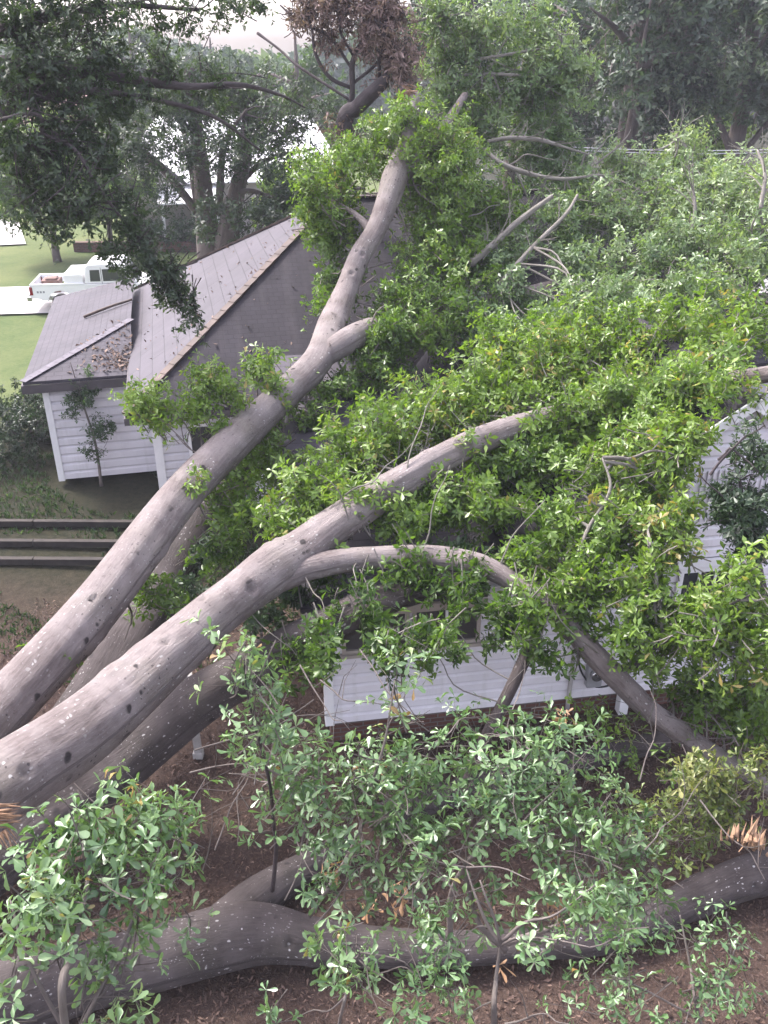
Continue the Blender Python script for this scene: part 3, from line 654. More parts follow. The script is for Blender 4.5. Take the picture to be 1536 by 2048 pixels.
for y, s in ((.05, -1), (1.85, 1)):
    b = MB(); b.poly([(2.24, y, 1.20), (2.62, y, 1.20), (2.62, y, 1.66), (2.27, y, 1.66)]); b.build('side_window', M['glass'], tk)
    b = MB(); b.poly([(2.72, y, 1.20), (3.66, y, 1.20), (3.36, y, 1.68), (2.72, y, 1.68)]); b.build('side_window', M['glass'], tk)
    b = MB(); b.box(2.665, 2.68, y - .004, y + .004, .55, 1.75)
    dh = MB(); dh.box(2.74, 2.9, y - .03, y + .03, 1.00, 1.04); dh.build('door_handle', M['rubber'], tk); b.build('door_seam', M['rubber'], tk)
b = MB(); b.poly([(2.05, .2, 1.25), (2.05, 1.7, 1.25), (2.09, 1.6, 1.7), (2.09, .3, 1.7)]); b.build('rear_window', M['glass'], tk)
b = MB(); b.poly([(3.93, .15, 1.22), (3.93, 1.75, 1.22), (3.60, 1.65, 1.74), (3.60, .25, 1.74)]); b.build('windscreen', M['glass'], tk)
b = MB(); b.box(1.28, 1.98, .04, 1.86, 1.15, 1.50); tag(b.build('toolbox', M['paint_white'], tk, .02), 'white toolbox behind the cab')
b = MB(); b.box(-.16, .02, -.02, 1.92, .48, .66); b.build('rear_bumper', M['chrome'], tk, .02)
b = MB(); b.box(5.44, 5.56, -.02, 1.92, .42, .62); b.build('front_bumper', M['chrome'], tk, .02)
for y in (-.012, 1.79):
    b = MB(); b.box(-.022, .10, y, y + .12, .72, 1.05); b.build('tail_light', M['red_lens'], tk, .01)
    b = MB(); b.box(5.40, 5.47, y + .12, y + .34, .72, .92); b.build('headlight', M['glass'], tk, .01)
for k in range(3):
    b = MB(); b.box(.24 + k * .11, .31 + k * .11, -.004, -.001, .80, .88); b.build('decal', M['decal'], tk)
for x in (1.08, 4.42):
    for y in (.02, 1.66):
        V, F, uv = bark_tube([(x, y, .36, .30), (x, y + .02, .36, .36), (x, y + .2, .36, .36), (x, y + .22, .36, .30)], 28, .02, 0); wq = npmesh('wheel', V, F, M['rubber'], tk, world=False)
        yo = y - .012 if y < 1 else y + .225
        V, F, uv = bark_tube([(x, yo, .36, .19), (x, yo + .012, .36, .20), (x, yo + .02, .36, .20)], 20, .01, 0); npmesh('rim', V, F, M['chrome'], wq, world=False)
tk.scale = (.93, .86, .86)
# things carried in the bed
b = MB(); b.box(.35, 1.0, .5, 1.2, .685, 1.18); b.box(.5, .9, .55, 1.0, 1.18, 1.26); o = b.build('cargo_box', M['brown_roof'], None, .02)
o.location = tk.location; o.rotation_euler = tk.rotation_euler; o.scale = tk.scale; tag(o, 'brown box riding in the bed of the white pickup truck', 'box')

# ------------------------------------------------------------------ utility wires
for i, (ya, yb, lab) in enumerate(((291, 293, 'upper of two pale utility wires crossing before the dark trees'), (297, 299, 'lower of two pale utility wires crossing before the dark trees'))):
    A_ = at(1080, ya, 27.); B_ = at(1700, yb, 29.); P = np.array([A_ + (B_ - A_) * t - ZUP * .12 * math.sin(math.pi * t) for t in np.linspace(0, 1, 10)])
    V, F, uv = tubes(P[None], np.full((1, 10), .012), 6); tag(npmesh('utility_wire', V, [F], M['wire']), lab, 'wire', 'utility wires')

# ================================================================== THE FALLEN TREES
def tree_thing(name, label, cat, base, group=None): return Tree(thing(name, label, cat, base, 0, group))

# --- A: the long leaning trunk
gA = gr(-420, 1560)
TA = tree_thing('fallen_tree', 'long smooth grey trunk leaning highest and farthest, upper of the two big trunks', 'fallen tree', (gA[0], gA[1], 0), 'fallen oak trunks')
TA.limb([(-170, 1610, 9.6, 104), (0, 1425, 10.0, 102), (190, 1215, 10.5, 93), (359, 996, 11.6, 82), (485, 866, 12.8, 72), (556, 800, 13.7, 64), (634, 723, 14.6, 59), (664, 648, 15.4, 55), (693, 580, 16.0, 45), (719, 515, 16.4, 42), (751, 463, 16.7, 39), (774, 405, 17.0, 41), (790, 355, 17.3, 46), (812, 290, 17.8, 32), (828, 205, 18.4, 25), (826, 188, 18.5, 22)], M['bark'], 'trunk', 48, 26, .04, .03, 0)
TA.limb([(625, 726, 14.65, 40), (690, 684, 14.9, 50), (728, 662, 15.3, 44), (752, 652, 16.0, 34), (775, 648, 17.0, 20)], M['bark'], 'limb', 28, 3, .05, .03, 0)
TA.limb([(790, 355, 17.3, 40), (815, 335, 17.6, 34), (870, 280, 18.2, 22), (930, 190, 19.4, 12)], M['bark'], 'limb', 20, 1, .05, .03, .1)
TA.limb([(748, 470, 16.8, 18), (712, 430, 17.1, 12), (660, 400, 17.5, 7)], M['bark'], 'limb', 14)
for p in [((680, 365, 17.9), 85, 90, .8, 44, .55), ((860, 290, 17.8), 100, 75, 1.0, 44, .62), ((800, 250, 17.9), 80, 60, .9, 26, .6), ((640, 430, 17.2), 55, 55, .6, 24, .5), ((650, 490, 17.2), 40, 50, .5, 14, .45), ((885, 370, 17.6), 85, 75, 1., 34, .6), ((875, 470, 17.4), 70, 90, 1., 34, .5), ((850, 560, 16.9), 80, 80, 1., 34, .42), ((810, 620, 16.8), 70, 70, .8, 24, .38), ((900, 640, 16.2), 95, 80, 1., 34, .35), ((760, 690, 15.6), 70, 50, .8, 16, .3), ((620, 350, 16.8), 45, 40, .6, 12, .6), ((930, 560, 16.8), 70, 80, .9, 26, .45), ((785, 650, 15.1), 34, 42, .3, 14, .45), ((830, 660, 15.3), 60, 45, .5, 16, .4), ((760, 720, 15.0), 45, 30, .4, 9, .35), ((830, 590, 15.8), 60, 40, .5, 12, .45), ((655, 545, 17.0), 26, 80, .4, 14, .4), ((640, 610, 16.2), 18, 40, .3, 5, .4), ((680, 440, 17.4), 36, 40, .5, 8, .5), ((940, 430, 18.2), 70, 70, 1., 26, .45), ((960, 510, 17.8), 70, 70, 1., 24, .4), ((870, 420, 17.8), 60, 60, .6, 16, .5), ((985, 390, 18.6), 60, 40, .6, 14, .45), ((1010, 450, 18.2), 60, 45, .6, 12, .4), ((920, 330, 18.4), 60, 60, .9, 18, .55), ((700, 300, 18.4), 50, 50, .8, 12, .45), ((740, 270, 18.6), 60, 45, .8, 14, .5)]:
    TA.pad(*p[0], p[1], p[2], p[3], p[4], .9, .115, p[5])
for p in [((330, 800, 12.6), 75, 50, .7, 16, .62), ((430, 770, 13.0), 80, 45, .7, 18, .6), ((520, 715, 13.7), 45, 38, .5, 9, .6), ((285, 790, 12.3), 40, 40, .5, 7, .7), ((450, 840, 12.7), 45, 25, .5, 6, .5), ((555, 755, 13.4), 30, 28, .3, 5, .6), ((395, 965, 11.4), 22, 18, .2, 3, .6), ((125, 1310, 10.0), 14, 12, .15, 2, .6)]:
    TA.pad(*p[0], p[1], p[2], p[3], p[4], .6, .105, p[5], boughs=1, br=.012)
for p in [((590, 850, 14.3), 90, 70, .9, 26, .45), ((540, 920, 13.4), 90, 60, .8, 24, .5), ((480, 1000, 12.6), 75, 70, .8, 24, .5), ((690, 800, 14.8), 80, 60, .9, 20, .3), ((470, 1085, 12.0), 60, 45, .7, 12, .35), ((620, 760, 14.8), 40, 40, .6, 8, .35), ((760, 760, 15.2), 80, 60, 1., 20, .3), ((330, 1190, 11.2), 45, 32, .4, 7, .45)]:
    TA.pad(*p[0], p[1], p[2], p[3], p[4], .7, .11, p[5], boughs=1)
TA.finish(M['leaf_bright'], M['twig'])
# pale torn ends: long thin splinters of raw wood
def torn(parent, c, d, n, ln, wd, spread=.25, m='wood_raw', name='torn_wood'):
    b = MB(); d = nrm(np.array(d, float)); off = np.array(parent.location) if parent is not None else 0
    x = nrm(np.cross(d, ZUP)); y = np.cross(x, d)
    for k in range(n):
        o = c + x * rng.normal(0, wd) + y * rng.normal(0, wd); e = nrm(d + rvec(1)[0] * spread); l = ln * rng.uniform(.4, 1); w_ = rng.uniform(.10, .30) * wd
        r1 = nrm(np.cross(e, rvec(1)[0])); r2 = np.cross(e, r1)
        base = [o + r1 * w_ - off, o + r2 * w_ * .5 - off, o - r1 * w_ - off, o - r2 * w_ * .5 - off]; mid = [o + e * l * .6 + (q - o + off) * .6 + r1 * rng.normal(0, .1) * w_ - off for q in base]; tip = o + e * l - off
        for i in range(4): j = (i + 1) % 4; b.poly([base[i], base[j], mid[j], mid[i]]); b.poly([mid[i], mid[j], tip])
        b.poly(base[::-1])
    return b.build(name, M[m], parent)
torn(TA.root, at(826, 192, 18.45), at(800, 186, 18.3) - at(826, 192, 18.45), 40, .42, .07)

# --- B: the forked trunk
gB = gr(-420, 1760)
TB = tree_thing('fallen_tree', 'big forked grey trunk in front, its lower limb bowed down to the ground', 'fallen tree', (gB[0], gB[1], 0), 'fallen oak trunks')
TB.limb([(-200, 1710, 8.4, 147), (0, 1570, 8.75, 138), (150, 1472, 9.1, 127), (262, 1380, 9.4, 114), (416, 1241, 9.9, 96), (480, 1190, 10.1, 92), (545, 1140, 10.3, 96), (600, 1105, 10.45, 85), (655, 1062, 10.6, 75), (730, 1010, 10.8, 70), (800, 965, 11.05, 63), (925, 896, 11.5, 56), (1012, 862, 11.9, 53), (1135, 828, 12.35, 47), (1300, 785, 12.5, 38), (1480, 757, 12.0, 32), (1620, 735, 11.6, 29)], M['bark'], 'trunk', 56, 30, .035, .03, 0)
TB.limb([(520, 1168, 10.2, 66), (575, 1150, 10.3, 58), (622, 1133, 10.32, 52), (690, 1121, 10.38, 49), (744, 1116, 10.4, 48), (856, 1113, 10.4, 46), (940, 1124, 10.3, 45), (988, 1142, 10.25, 42), (1037, 1172, 10.2, 36), (1090, 1210, 10.1, 35), (1150, 1268, 10.2, 40), (1195, 1315, 10.3, 46), (1240, 1362, 10.5, 43), (1300, 1422, 10.8, 40), (1400, 1492, 11.3, 35), (1480, 1538, 11.65, 30), (1560, 1590, 11.85, 24)], M['bark'], 'bowed_limb', 36, 16, .035, .035, 0)
TB.limb([(1095, 1215, 10.05, 26), (1078, 1245, 9.95, 24), (1050, 1315, 9.8, 25), (1020, 1380, 9.75, 25), (985, 1450, 9.8, 24), (950, 1520, 9.95, 22), (925, 1590, 10.2, 18)], M['bark_damp_shade'], 'limb', 20, 3)
TB.limb([(1215, 1340, 10.4, 10), (1270, 1330, 10.2, 14), (1315, 1290, 10.0, 13), (1350, 1270, 9.9, 11), (1390, 1255, 9.8, 9), (1440, 1220, 9.7, 6), (1500, 1190, 9.6, 4)], M['bark_damp_shade'], 'limb', 14)
TB.limb([(1090, 1205, 10.1, 20), (1110, 1180, 10.15, 14), (1145, 1140, 10.2, 11), (1175, 1060, 10.3, 8), (1220, 980, 10.4, 6), (1205, 915, 10.5, 4)], M['twig_pale'], 'limb', 12)
TB.limb([(1325, 1290, 10.0, 7), (1322, 1220, 9.95, 6), (1310, 1140, 9.9, 4), (1295, 1080, 9.8, 3)], M['twig_pale'], 'limb', 10)
for p in [((745, 840, 12.3), 110, 55, .8, 30, .62), ((850, 800, 12.8), 110, 65, .9, 34, .66), ((690, 900, 11.9), 90, 60, .7, 26, .62), ((620, 960, 11.3), 75, 50, .6, 20, .6), ((950, 760, 13.2), 100, 70, .9, 34, .62), ((1060, 720, 13.6), 110, 75, 1., 40, .66), ((1180, 690, 13.8), 110, 80, 1., 40, .7), ((1300, 690, 13.7), 110, 85, 1., 40, .68), ((1410, 650, 13.8), 95, 80, 1., 32, .66), ((1000, 800, 12.9), 90, 50, .6, 22, .6), ((900, 850, 12.6), 80, 40, .6, 18, .6), ((1120, 770, 13.2), 100, 50, .7, 24, .64), ((1270, 740, 13.3), 100, 50, .7, 24, .68), ((1180, 860, 12.3), 80, 40, .5, 16, .55), ((780, 890, 12.4), 70, 35, .5, 12, .6), ((1000, 660, 14.6), 90, 50, .9, 22, .5), ((1140, 640, 14.6), 90, 50, .9, 22, .6), ((1500, 640, 13.6), 60, 90, .9, 22, .6),
          ((1240, 790, 12.6), 90, 45, .6, 22, .62), ((1340, 800, 12.3), 90, 60, .7, 26, .6), ((1400, 730, 12.6), 80, 50, .7, 20, .62), ((1060, 785, 12.6), 60, 22, .3, 7, .6), ((560, 1020, 11.1), 60, 45, .6, 14, .6), ((700, 985, 10.7), 40, 30, .3, 6, .6), ((1125, 812, 11.95), 40, 26, .25, 6, .6), ((1175, 815, 11.9), 45, 35, .3, 9, .62), ((1050, 850, 11.7), 26, 14, .2, 2, .6), ((955, 872, 11.3), 30, 18, .2, 2, .6), ((1220, 790, 11.9), 60, 40, .3, 14, .62), ((1300, 775, 12.0), 60, 40, .3, 14, .65), ((1380, 765, 11.6), 60, 40, .3, 14, .64), ((1440, 770, 11.3), 30, 35, .25, 6, .6), ((1300, 860, 11.5), 60, 45, .4, 14, .6), ((1390, 850, 11.0), 45, 45, .3, 10, .66), ((770, 985, 10.7), 30, 22, .2, 3, .6)]:
    TB.pad(*p[0], p[1], p[2], p[3], p[4], .8, .115, p[5])
for p in [((1010, 940, 12.0), 90, 60, .8, 26, .3), ((1100, 930, 11.9), 110, 70, .8, 36, .45), ((1220, 920, 11.5), 95, 75, .8, 36, .62), ((1330, 920, 11.3), 70, 90, .7, 28, .66), ((990, 1010, 11.2), 100, 45, .7, 24, .55), ((880, 1020, 11.1), 100, 45, .6, 22, .5), ((790, 1050, 10.9), 70, 32, .4, 12, .5), ((1120, 1040, 10.9), 90, 65, .7, 28, .5), ((1240, 1040, 10.6), 80, 75, .6, 26, .62), ((1345, 1040, 10.5), 60, 70, .5, 18, .68), ((1200, 1150, 10.3), 80, 45, .5, 12, .5), ((1060, 1110, 10.5), 60, 40, .5, 12, .5), ((1290, 1190, 10.1), 60, 45, .5, 8, .58), ((1440, 1255, 9.9), 65, 50, .5, 14, .66), ((1505, 1280, 9.9), 50, 90, .5, 20, .6), ((1490, 1385, 11.4), 70, 45, .5, 16, .45), ((1410, 1360, 11.2), 60, 45, .5, 12, .45), ((1345, 1300, 10.6), 40, 40, .3, 6, .45), ((1500, 1130, 9.9), 40, 40, .4, 7, .66), ((1420, 1190, 9.9), 45, 40, .4, 8, .66), ((1180, 1230, 10.1), 55, 55, .3, 8, .45), ((1260, 1260, 9.9), 55, 50, .3, 9, .5), ((1220, 1120, 10.3), 60, 40, .4, 10, .5), ((1300, 1140, 10.1), 45, 50, .3, 8, .6), ((1370, 1240, 9.8), 40, 45, .3, 6, .6), ((1140, 1180, 10.0), 40, 30, .3, 5, .55)]:
    TB.pad(*p[0], p[1], p[2], p[3], p[4], .65, .115, p[5], boughs=1)
# leaves hanging below the limbs in front of the white wall
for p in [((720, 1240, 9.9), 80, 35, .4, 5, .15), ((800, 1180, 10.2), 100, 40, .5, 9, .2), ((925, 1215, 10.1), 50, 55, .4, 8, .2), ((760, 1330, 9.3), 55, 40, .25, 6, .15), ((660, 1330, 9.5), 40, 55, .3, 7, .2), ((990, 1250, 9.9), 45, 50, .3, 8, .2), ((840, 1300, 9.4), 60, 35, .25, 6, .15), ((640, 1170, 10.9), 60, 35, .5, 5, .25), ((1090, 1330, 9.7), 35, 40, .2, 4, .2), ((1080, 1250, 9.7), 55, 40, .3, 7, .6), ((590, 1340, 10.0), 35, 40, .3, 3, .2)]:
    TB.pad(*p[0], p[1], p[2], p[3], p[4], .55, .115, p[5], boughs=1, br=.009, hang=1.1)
for q in [[(850, 1090, 10.3), (870, 1010, 10.2), (900, 930, 10.2)], [(690, 990, 10.6), (760, 950, 10.3), (830, 880, 10.4)], [(1200, 1310, 10.2), (1140, 1260, 9.7), (1100, 1200, 9.6)], [(700, 1050, 10.5), (680, 990, 10.3), (640, 950, 10.3)], [(810, 960, 10.9), (850, 830, 11.3), (880, 770, 11.5)], [(1000, 1130, 10.2), (1030, 1060, 10.2), (1090, 1000, 10.3)]]:
    TB.twig([at(*c) for c in q], .010, .004)
TB.finish(M['leaf_bright'], M['twig_pale'])
torn(TB.root, at(-10, 1496, 8.75), at(70, 1466, 8.75) - at(-10, 1496, 8.75), 12, .34, .03, .05)
torn(TB.root, at(-10, 1636, 8.1), at(45, 1634, 8.1) - at(-10, 1636, 8.1), 36, .24, .05, .16)
torn(TB.root, at(5, 1662, 8.1), at(30, 1700, 8.1) - at(5, 1655, 8.1), 14, .22, .03, .2)

# --- C: the shaded trunk resting on the low roof, below the forked one
gC = gr(-60, 1740)
TC = tree_thing('fallen_tree', 'dark shaded trunk lying below the forked trunk against the low white front room', 'fallen tree', (gC[0], gC[1], 0), 'fallen oak trunks')
TC.limb([(-120, 1800, 11.4, 130), (60, 1655, 11.3, 120), (220, 1546, 11.2, 104), (400, 1402, 10.9, 86), (520, 1328, 10.5, 82), (600, 1282, 10.3, 78), (690, 1238, 10.3, 76), (735, 1215, 10.35, 74), (800, 1192, 10.4, 58), (870, 1170, 10.45, 56), (915, 1150, 10.5, 60), (960, 1130, 10.7, 40)], M['bark_damp_shade'], 'trunk', 40, 14, .04, .05, 0)
for p in [((520, 1230, 10.9), 60, 35, .5, 8, .3), ((560, 1180, 11.2), 60, 40, .5, 9, .3), ((900, 1110, 11.0), 60, 40, .4, 9, .3)]:
    TC.pad(*p[0], p[1], p[2], p[3], p[4], .5, .11, p[5], boughs=1, hang=.6)
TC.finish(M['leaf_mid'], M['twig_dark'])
# --- the shaded stem under the upper trunk
gE = gr(120, 1480)
TE = tree_thing('fallen_tree', 'shaded grey stem half hidden between the two big trunks', 'fallen tree', (gE[0], gE[1], 0), 'fallen oak trunks')
TE.limb([(90, 1530, 11.3, 100), (190, 1390, 11.8, 100), (290, 1240, 12.4, 98), (360, 1120, 13.0, 92), (420, 1020, 13.6, 84), (500, 920, 14.2, 74), (600, 820, 15.2, 60)], M['bark_damp_shade'], 'trunk', 32, 8, .05, .04, 0)
for p in [((420, 1110, 12.6), 50, 40, .4, 7, .35), ((380, 1180, 12.1), 40, 30, .3, 5, .35)]:
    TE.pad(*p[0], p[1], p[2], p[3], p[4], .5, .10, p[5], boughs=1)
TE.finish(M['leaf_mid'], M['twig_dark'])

# --- D: the log on the ground at the bottom
def on_g(x, y, w_, up=.9):
    w_ *= .84
    z = .3
    for _ in range(4): d = np.linalg.norm(gr(x, y, z) - CC); z = up * w_ * d / (2 * FPX)
    return (x, y, d, w_)
gD = gr(-300, 2030)
TD = tree_thing('fallen_tree', 'dark thick forked log lying on the brown leaf litter', 'fallen tree', (gD[0], gD[1], 0), 'fallen oak trunks')
TD.limb([on_g(-160, 2060, 170), on_g(0, 2010, 150), on_g(150, 1958, 132), on_g(320, 1912, 126), on_g(450, 1876, 132), on_g(530, 1868, 120), on_g(625, 1882, 96), on_g(740, 1893, 84), on_g(893, 1898, 74), on_g(1093, 1888, 64), on_g(1230, 1872, 62), on_g(1368, 1806, 76), on_g(1468, 1762, 82), on_g(1550, 1735, 84), on_g(1680, 1690, 84)], M['bark_damp_shade'], 'trunk', 48, 24, .035, .04, 0)
TD.limb([on_g(455, 1862, 110), on_g(500, 1812, 92), on_g(545, 1775, 80), on_g(600, 1742, 68), on_g(650, 1712, 56, .8), on_g(700, 1680, 40, .7)], M['bark_damp_shade'], 'limb', 32, 5, .04, .05, .1)
TD.limb([on_g(760, 1640, 60), on_g(860, 1600, 60), on_g(960, 1572, 58), on_g(1060, 1545, 54), on_g(1200, 1510, 50), on_g(1330, 1480, 46)], M['bark_damp_shade'], 'limb', 26, 6, .05, .05)
TD.limb([(1010, 1900, 8.4, 10), (960, 1850, 7.8, 10), (935, 1770, 7.2, 8), (928, 1720, 6.9, 6)], M['twig'], 'limb', 10)
TD.limb([(545, 1780, 9.6, 9), (552, 1700, 8.6, 8), (546, 1640, 7.8, 7), (540, 1570, 7.0, 6.5), (518, 1480, 6.5, 6), (497, 1400, 6.2, 4), (488, 1320, 6.1, 2.5)], M['twig_dark'], 'limb', 10)
TD.limb([(620, 1830, 9.6, 9), (680, 1740, 8.4, 8), (720, 1660, 7.6, 9), (740, 1580, 7.0, 7), (770, 1480, 6.7, 5), (790, 1360, 6.6, 3)], M['twig'], 'limb', 10)
TD.limb([(900, 1880, 9.4, 12), (905, 1780, 8.4, 11), (960, 1690, 7.6, 9), (1000, 1600, 7.2, 7), (1060, 1500, 7.0, 4)], M['twig'], 'limb', 10)
TD.limb([(1180, 1870, 9.3, 14), (1150, 1800, 8.2, 11), (1180, 1720, 7.4, 9), (1200, 1650, 7.0, 6)], M['twig'], 'limb', 10)
TD.limb([(1000, 1890, 9.4, 12), (1120, 1850, 8.4, 9), (1240, 1800, 7.8, 6), (1300, 1740, 7.4, 4)], M['twig'], 'limb', 10)
lf = .095
for p in [((490, 1360, 6.15), 50, 70, .3, 8, .55), ((450, 1290, 6.1), 30, 40, .2, 4, .6), ((545, 1430, 6.3), 55, 40, .3, 6, .5), ((540, 1370, 6.2), 40, 30, .2, 4, .6), ((480, 1500, 6.5), 45, 40, .3, 4, .5), ((640, 1480, 6.7), 60, 40, .3, 7, .5),
          ((640, 1560, 6.9), 90, 55, .4, 16, .5), ((740, 1530, 6.9), 90, 50, .4, 16, .55), ((850, 1520, 7.0), 90, 55, .4, 16, .55), ((960, 1520, 7.1), 90, 55, .4, 17, .55), ((1070, 1530, 7.2), 90, 60, .4, 17, .5), ((1170, 1500, 7.5), 80, 50, .4, 12, .5), ((580, 1640, 7.0), 80, 50, .4, 10, .5), ((700, 1630, 7.0), 90, 50, .4, 14, .5), ((830, 1630, 6.9), 90, 50, .4, 15, .55), ((960, 1640, 6.9), 90, 50, .4, 15, .5), ((1070, 1660, 6.9), 80, 50, .4, 14, .5), ((1160, 1700, 6.9), 80, 55, .4, 15, .55), ((1220, 1780, 7.0), 65, 55, .4, 12, .55), ((1100, 1760, 7.0), 80, 40, .4, 9, .5), ((1240, 1850, 7.2), 40, 40, .3, 6, .5), ((800, 1700, 6.9), 90, 40, .4, 8, .5), ((680, 1700, 7.2), 60, 30, .3, 4, .5), ((1000, 1430, 7.6), 70, 40, .4, 8, .45), ((1100, 1430, 7.8), 70, 40, .4, 8, .4), ((900, 1440, 7.4), 60, 30, .3, 5, .5), ((790, 1345, 6.6), 22, 36, .15, 3, .85), ((730, 1390, 6.7), 20, 30, .15, 1, .7), ((860, 1350, 6.9), 20, 20, .1, 1, .8), ((1240, 1650, 7.6), 70, 50, .4, 10, .45), ((1290, 1720, 7.6), 50, 40, .3, 6, .45), ((680, 1750, 7.6), 60, 40, .3, 4, .5), ((620, 1800, 7.6), 70, 40, .3, 4, .5), ((760, 1800, 7.4), 70, 40, .3, 5, .5), ((540, 1540, 7.0), 60, 50, .3, 5, .5), ((560, 1440, 6.7), 50, 50, .3, 4, .5), ((900, 1500, 7.2), 200, 40, .4, 10, .5), ((1130, 1590, 7.3), 90, 60, .4, 12, .5), ((1240, 1560, 7.8), 80, 50, .4, 9, .45), ((1050, 1820, 7.2), 100, 40, .3, 7, .5), ((900, 1760, 7.2), 100, 40, .3, 6, .5), ((760, 1590, 6.9), 200, 50, .4, 12, .5), ((1340, 1800, 7.6), 40, 30, .2, 3, .5), ((900, 1580, 7.0), 80, 40, .4, 9, .5), ((1020, 1590, 7.0), 80, 40, .4, 9, .5)]:
    TD.pad(*p[0], p[1] * 1.2, p[2] * 1.25, p[3] * 1.3, int(p[4] * .6) + 1, .48, lf, p[5], boughs=1, br=.008, S=4, nc=1, k=6, r0=.0055, hang=.1)
TD.finish(M['leaf_mint'], M['twig'], lod=0, droop=.35)
# brown dead leaves caught on it
for (x, y, d, rx, ry, n_) in [(672, 1735, 7.6, 16, 20, 3), (800, 1790, 7.8, 28, 16, 4), (1115, 1800, 7.4, 26, 20, 5), (735, 1820, 8.0, 12, 18, 2), (1130, 1430, 8.0, 14, 20, 3), (1005, 1935, 7.0, 6, 18, 1), (750, 1530, 7.2, 14, 14, 2)]:
    c = at(x, y, d); P = c + rng.normal(0, 1, (n_ * 2, 3)) * (rx * d / FPX * .5); TD.fol.add(P, rvec(n_ * 2) - ZUP * .6, .125, .7, 3)
TD.fol.build('dead_leaves', M['leaf_dry'], TD.root, 0, .7, .5)

# --- E: the big fallen crown beyond, over the white house's roof
pE = gr(1080, 600)
TF = tree_thing('fallen_tree', 'wide pale green fallen crown heaped over the white house roof', 'fallen tree', (pE[0], pE[1], 0), 'fallen oak trunks')
TF.limb([(860, 640, 16.6, 44), (980, 610, 16.8, 40), (1100, 580, 17.2, 34), (1250, 540, 17.8, 26), (1420, 510, 18.4, 16)], M['bark'], 'trunk', 24, 4)
TF.limb([(940, 528, 16.8, 14), (985, 490, 17.0, 12), (1040, 440, 17.2, 11), (1105, 392, 17.5, 8)], M['twig_pale'], 'limb', 12)
TF.limb([(1000, 570, 16.6, 12), (1060, 500, 16.8, 9), (1130, 430, 17.2, 7), (1155, 390, 17.6, 5)], M['twig_pale'], 'limb', 12)
TF.limb([(970, 300, 19.0, 7), (1000, 325, 18.8, 9), (1050, 345, 18.8, 9), (1118, 358, 18.9, 7), (1200, 350, 19.2, 4)], M['twig_pale'], 'limb', 12)
TF.limb([(975, 283, 19.2, 6), (1020, 276, 19.2, 8), (1080, 280, 19.3, 8), (1130, 295, 19.5, 5), (1180, 310, 19.8, 3)], M['twig_pale'], 'limb', 12)
TF.limb([(1380, 480, 17.5, 8), (1390, 420, 17.5, 6), (1385, 370, 17.6, 4)], M['twig_pale'], 'limb', 10)
TF.limb([(1520, 420, 17, 9), (1530, 350, 17.2, 6), (1515, 300, 17.5, 4)], M['twig_pale'], 'limb', 10)
TF.limb([(1380, 350, 21.0, 6), (1375, 300, 21.2, 5), (1350, 270, 21.4, 3)], M['twig_pale'], 'limb', 10)
for p in [((1080, 470, 18.6), 110, 60, 1.2, 24, .45), ((1180, 430, 19.0), 110, 65, 1.3, 36, .5), ((1300, 410, 19.4), 105, 70, 1.3, 36, .62), ((1410, 400, 19.6), 95, 65, 1.3, 30, .62), ((1500, 390, 19.4), 70, 75, 1.2, 24, .7), ((1000, 520, 17.6), 80, 60, 1., 22, .4), ((1040, 600, 16.6), 100, 65, 1., 32, .42), ((1150, 540, 17.4), 100, 70, 1., 34, .5), ((1270, 520, 17.6), 100, 75, 1., 34, .55), ((1390, 500, 17.6), 95, 75, 1., 32, .6), ((1490, 510, 17.2), 70, 80, 1., 24, .6), ((1180, 610, 16.2), 95, 55, .9, 26, .5), ((1290, 600, 16.2), 95, 55, .9, 26, .55), ((1420, 580, 16.2), 95, 55, .9, 26, .6),
          ((1360, 300, 21.6), 55, 48, .8, 18, .75), ((1365, 345, 21.3), 55, 40, .8, 12, .6), ((1240, 325, 21.0), 65, 38, .8, 18, .66), ((1300, 370, 20.6), 70, 40, .9, 16, .6), ((1180, 370, 20.4), 60, 40, .9, 14, .5), ((1500, 335, 20.6), 60, 38, .9, 16, .75), ((1440, 350, 20.6), 50, 35, .8, 12, .66), ((1120, 400, 19.6), 60, 40, .8, 12, .45), ((960, 650, 16.2), 70, 50, .8, 14, .3), ((1060, 660, 15.6), 80, 50, .8, 18, .35), ((980, 440, 18.8), 60, 50, .9, 8, .3), ((1200, 590, 15.2), 80, 45, .7, 18, .55), ((1270, 620, 14.8), 70, 45, .7, 16, .55), ((1130, 640, 15.0), 60, 40, .6, 12, .5)]:
    TF.pad(*p[0], p[1], p[2], p[3], p[4], .95, .12, p[5], up=.5)
for q, n_ in (([(940, 528, 16.8, 14), (985, 490, 17.0, 12), (1040, 440, 17.2, 11), (1105, 392, 17.5, 8)], 6), ([(1000, 570, 16.6, 12), (1060, 500, 16.8, 9), (1130, 430, 17.2, 7), (1155, 390, 17.6, 5)], 5), ([(970, 300, 19.0, 7), (1000, 325, 18.8, 9), (1050, 345, 18.8, 9), (1118, 358, 18.9, 7), (1200, 350, 19.2, 4)], 9), ([(975, 283, 19.2, 6), (1020, 276, 19.2, 8), (1080, 280, 19.3, 8), (1130, 295, 19.5, 5)], 8), ([(1380, 480, 17.5, 8), (1390, 420, 17.5, 6), (1385, 370, 17.6, 4)], 6), ([(1520, 420, 17, 9), (1530, 350, 17.2, 6), (1515, 300, 17.5, 4)], 6), ([(1380, 350, 21.0, 6), (1375, 300, 21.2, 5), (1350, 270, 21.4, 3)], 5)): TF.forks(q, None, n_)
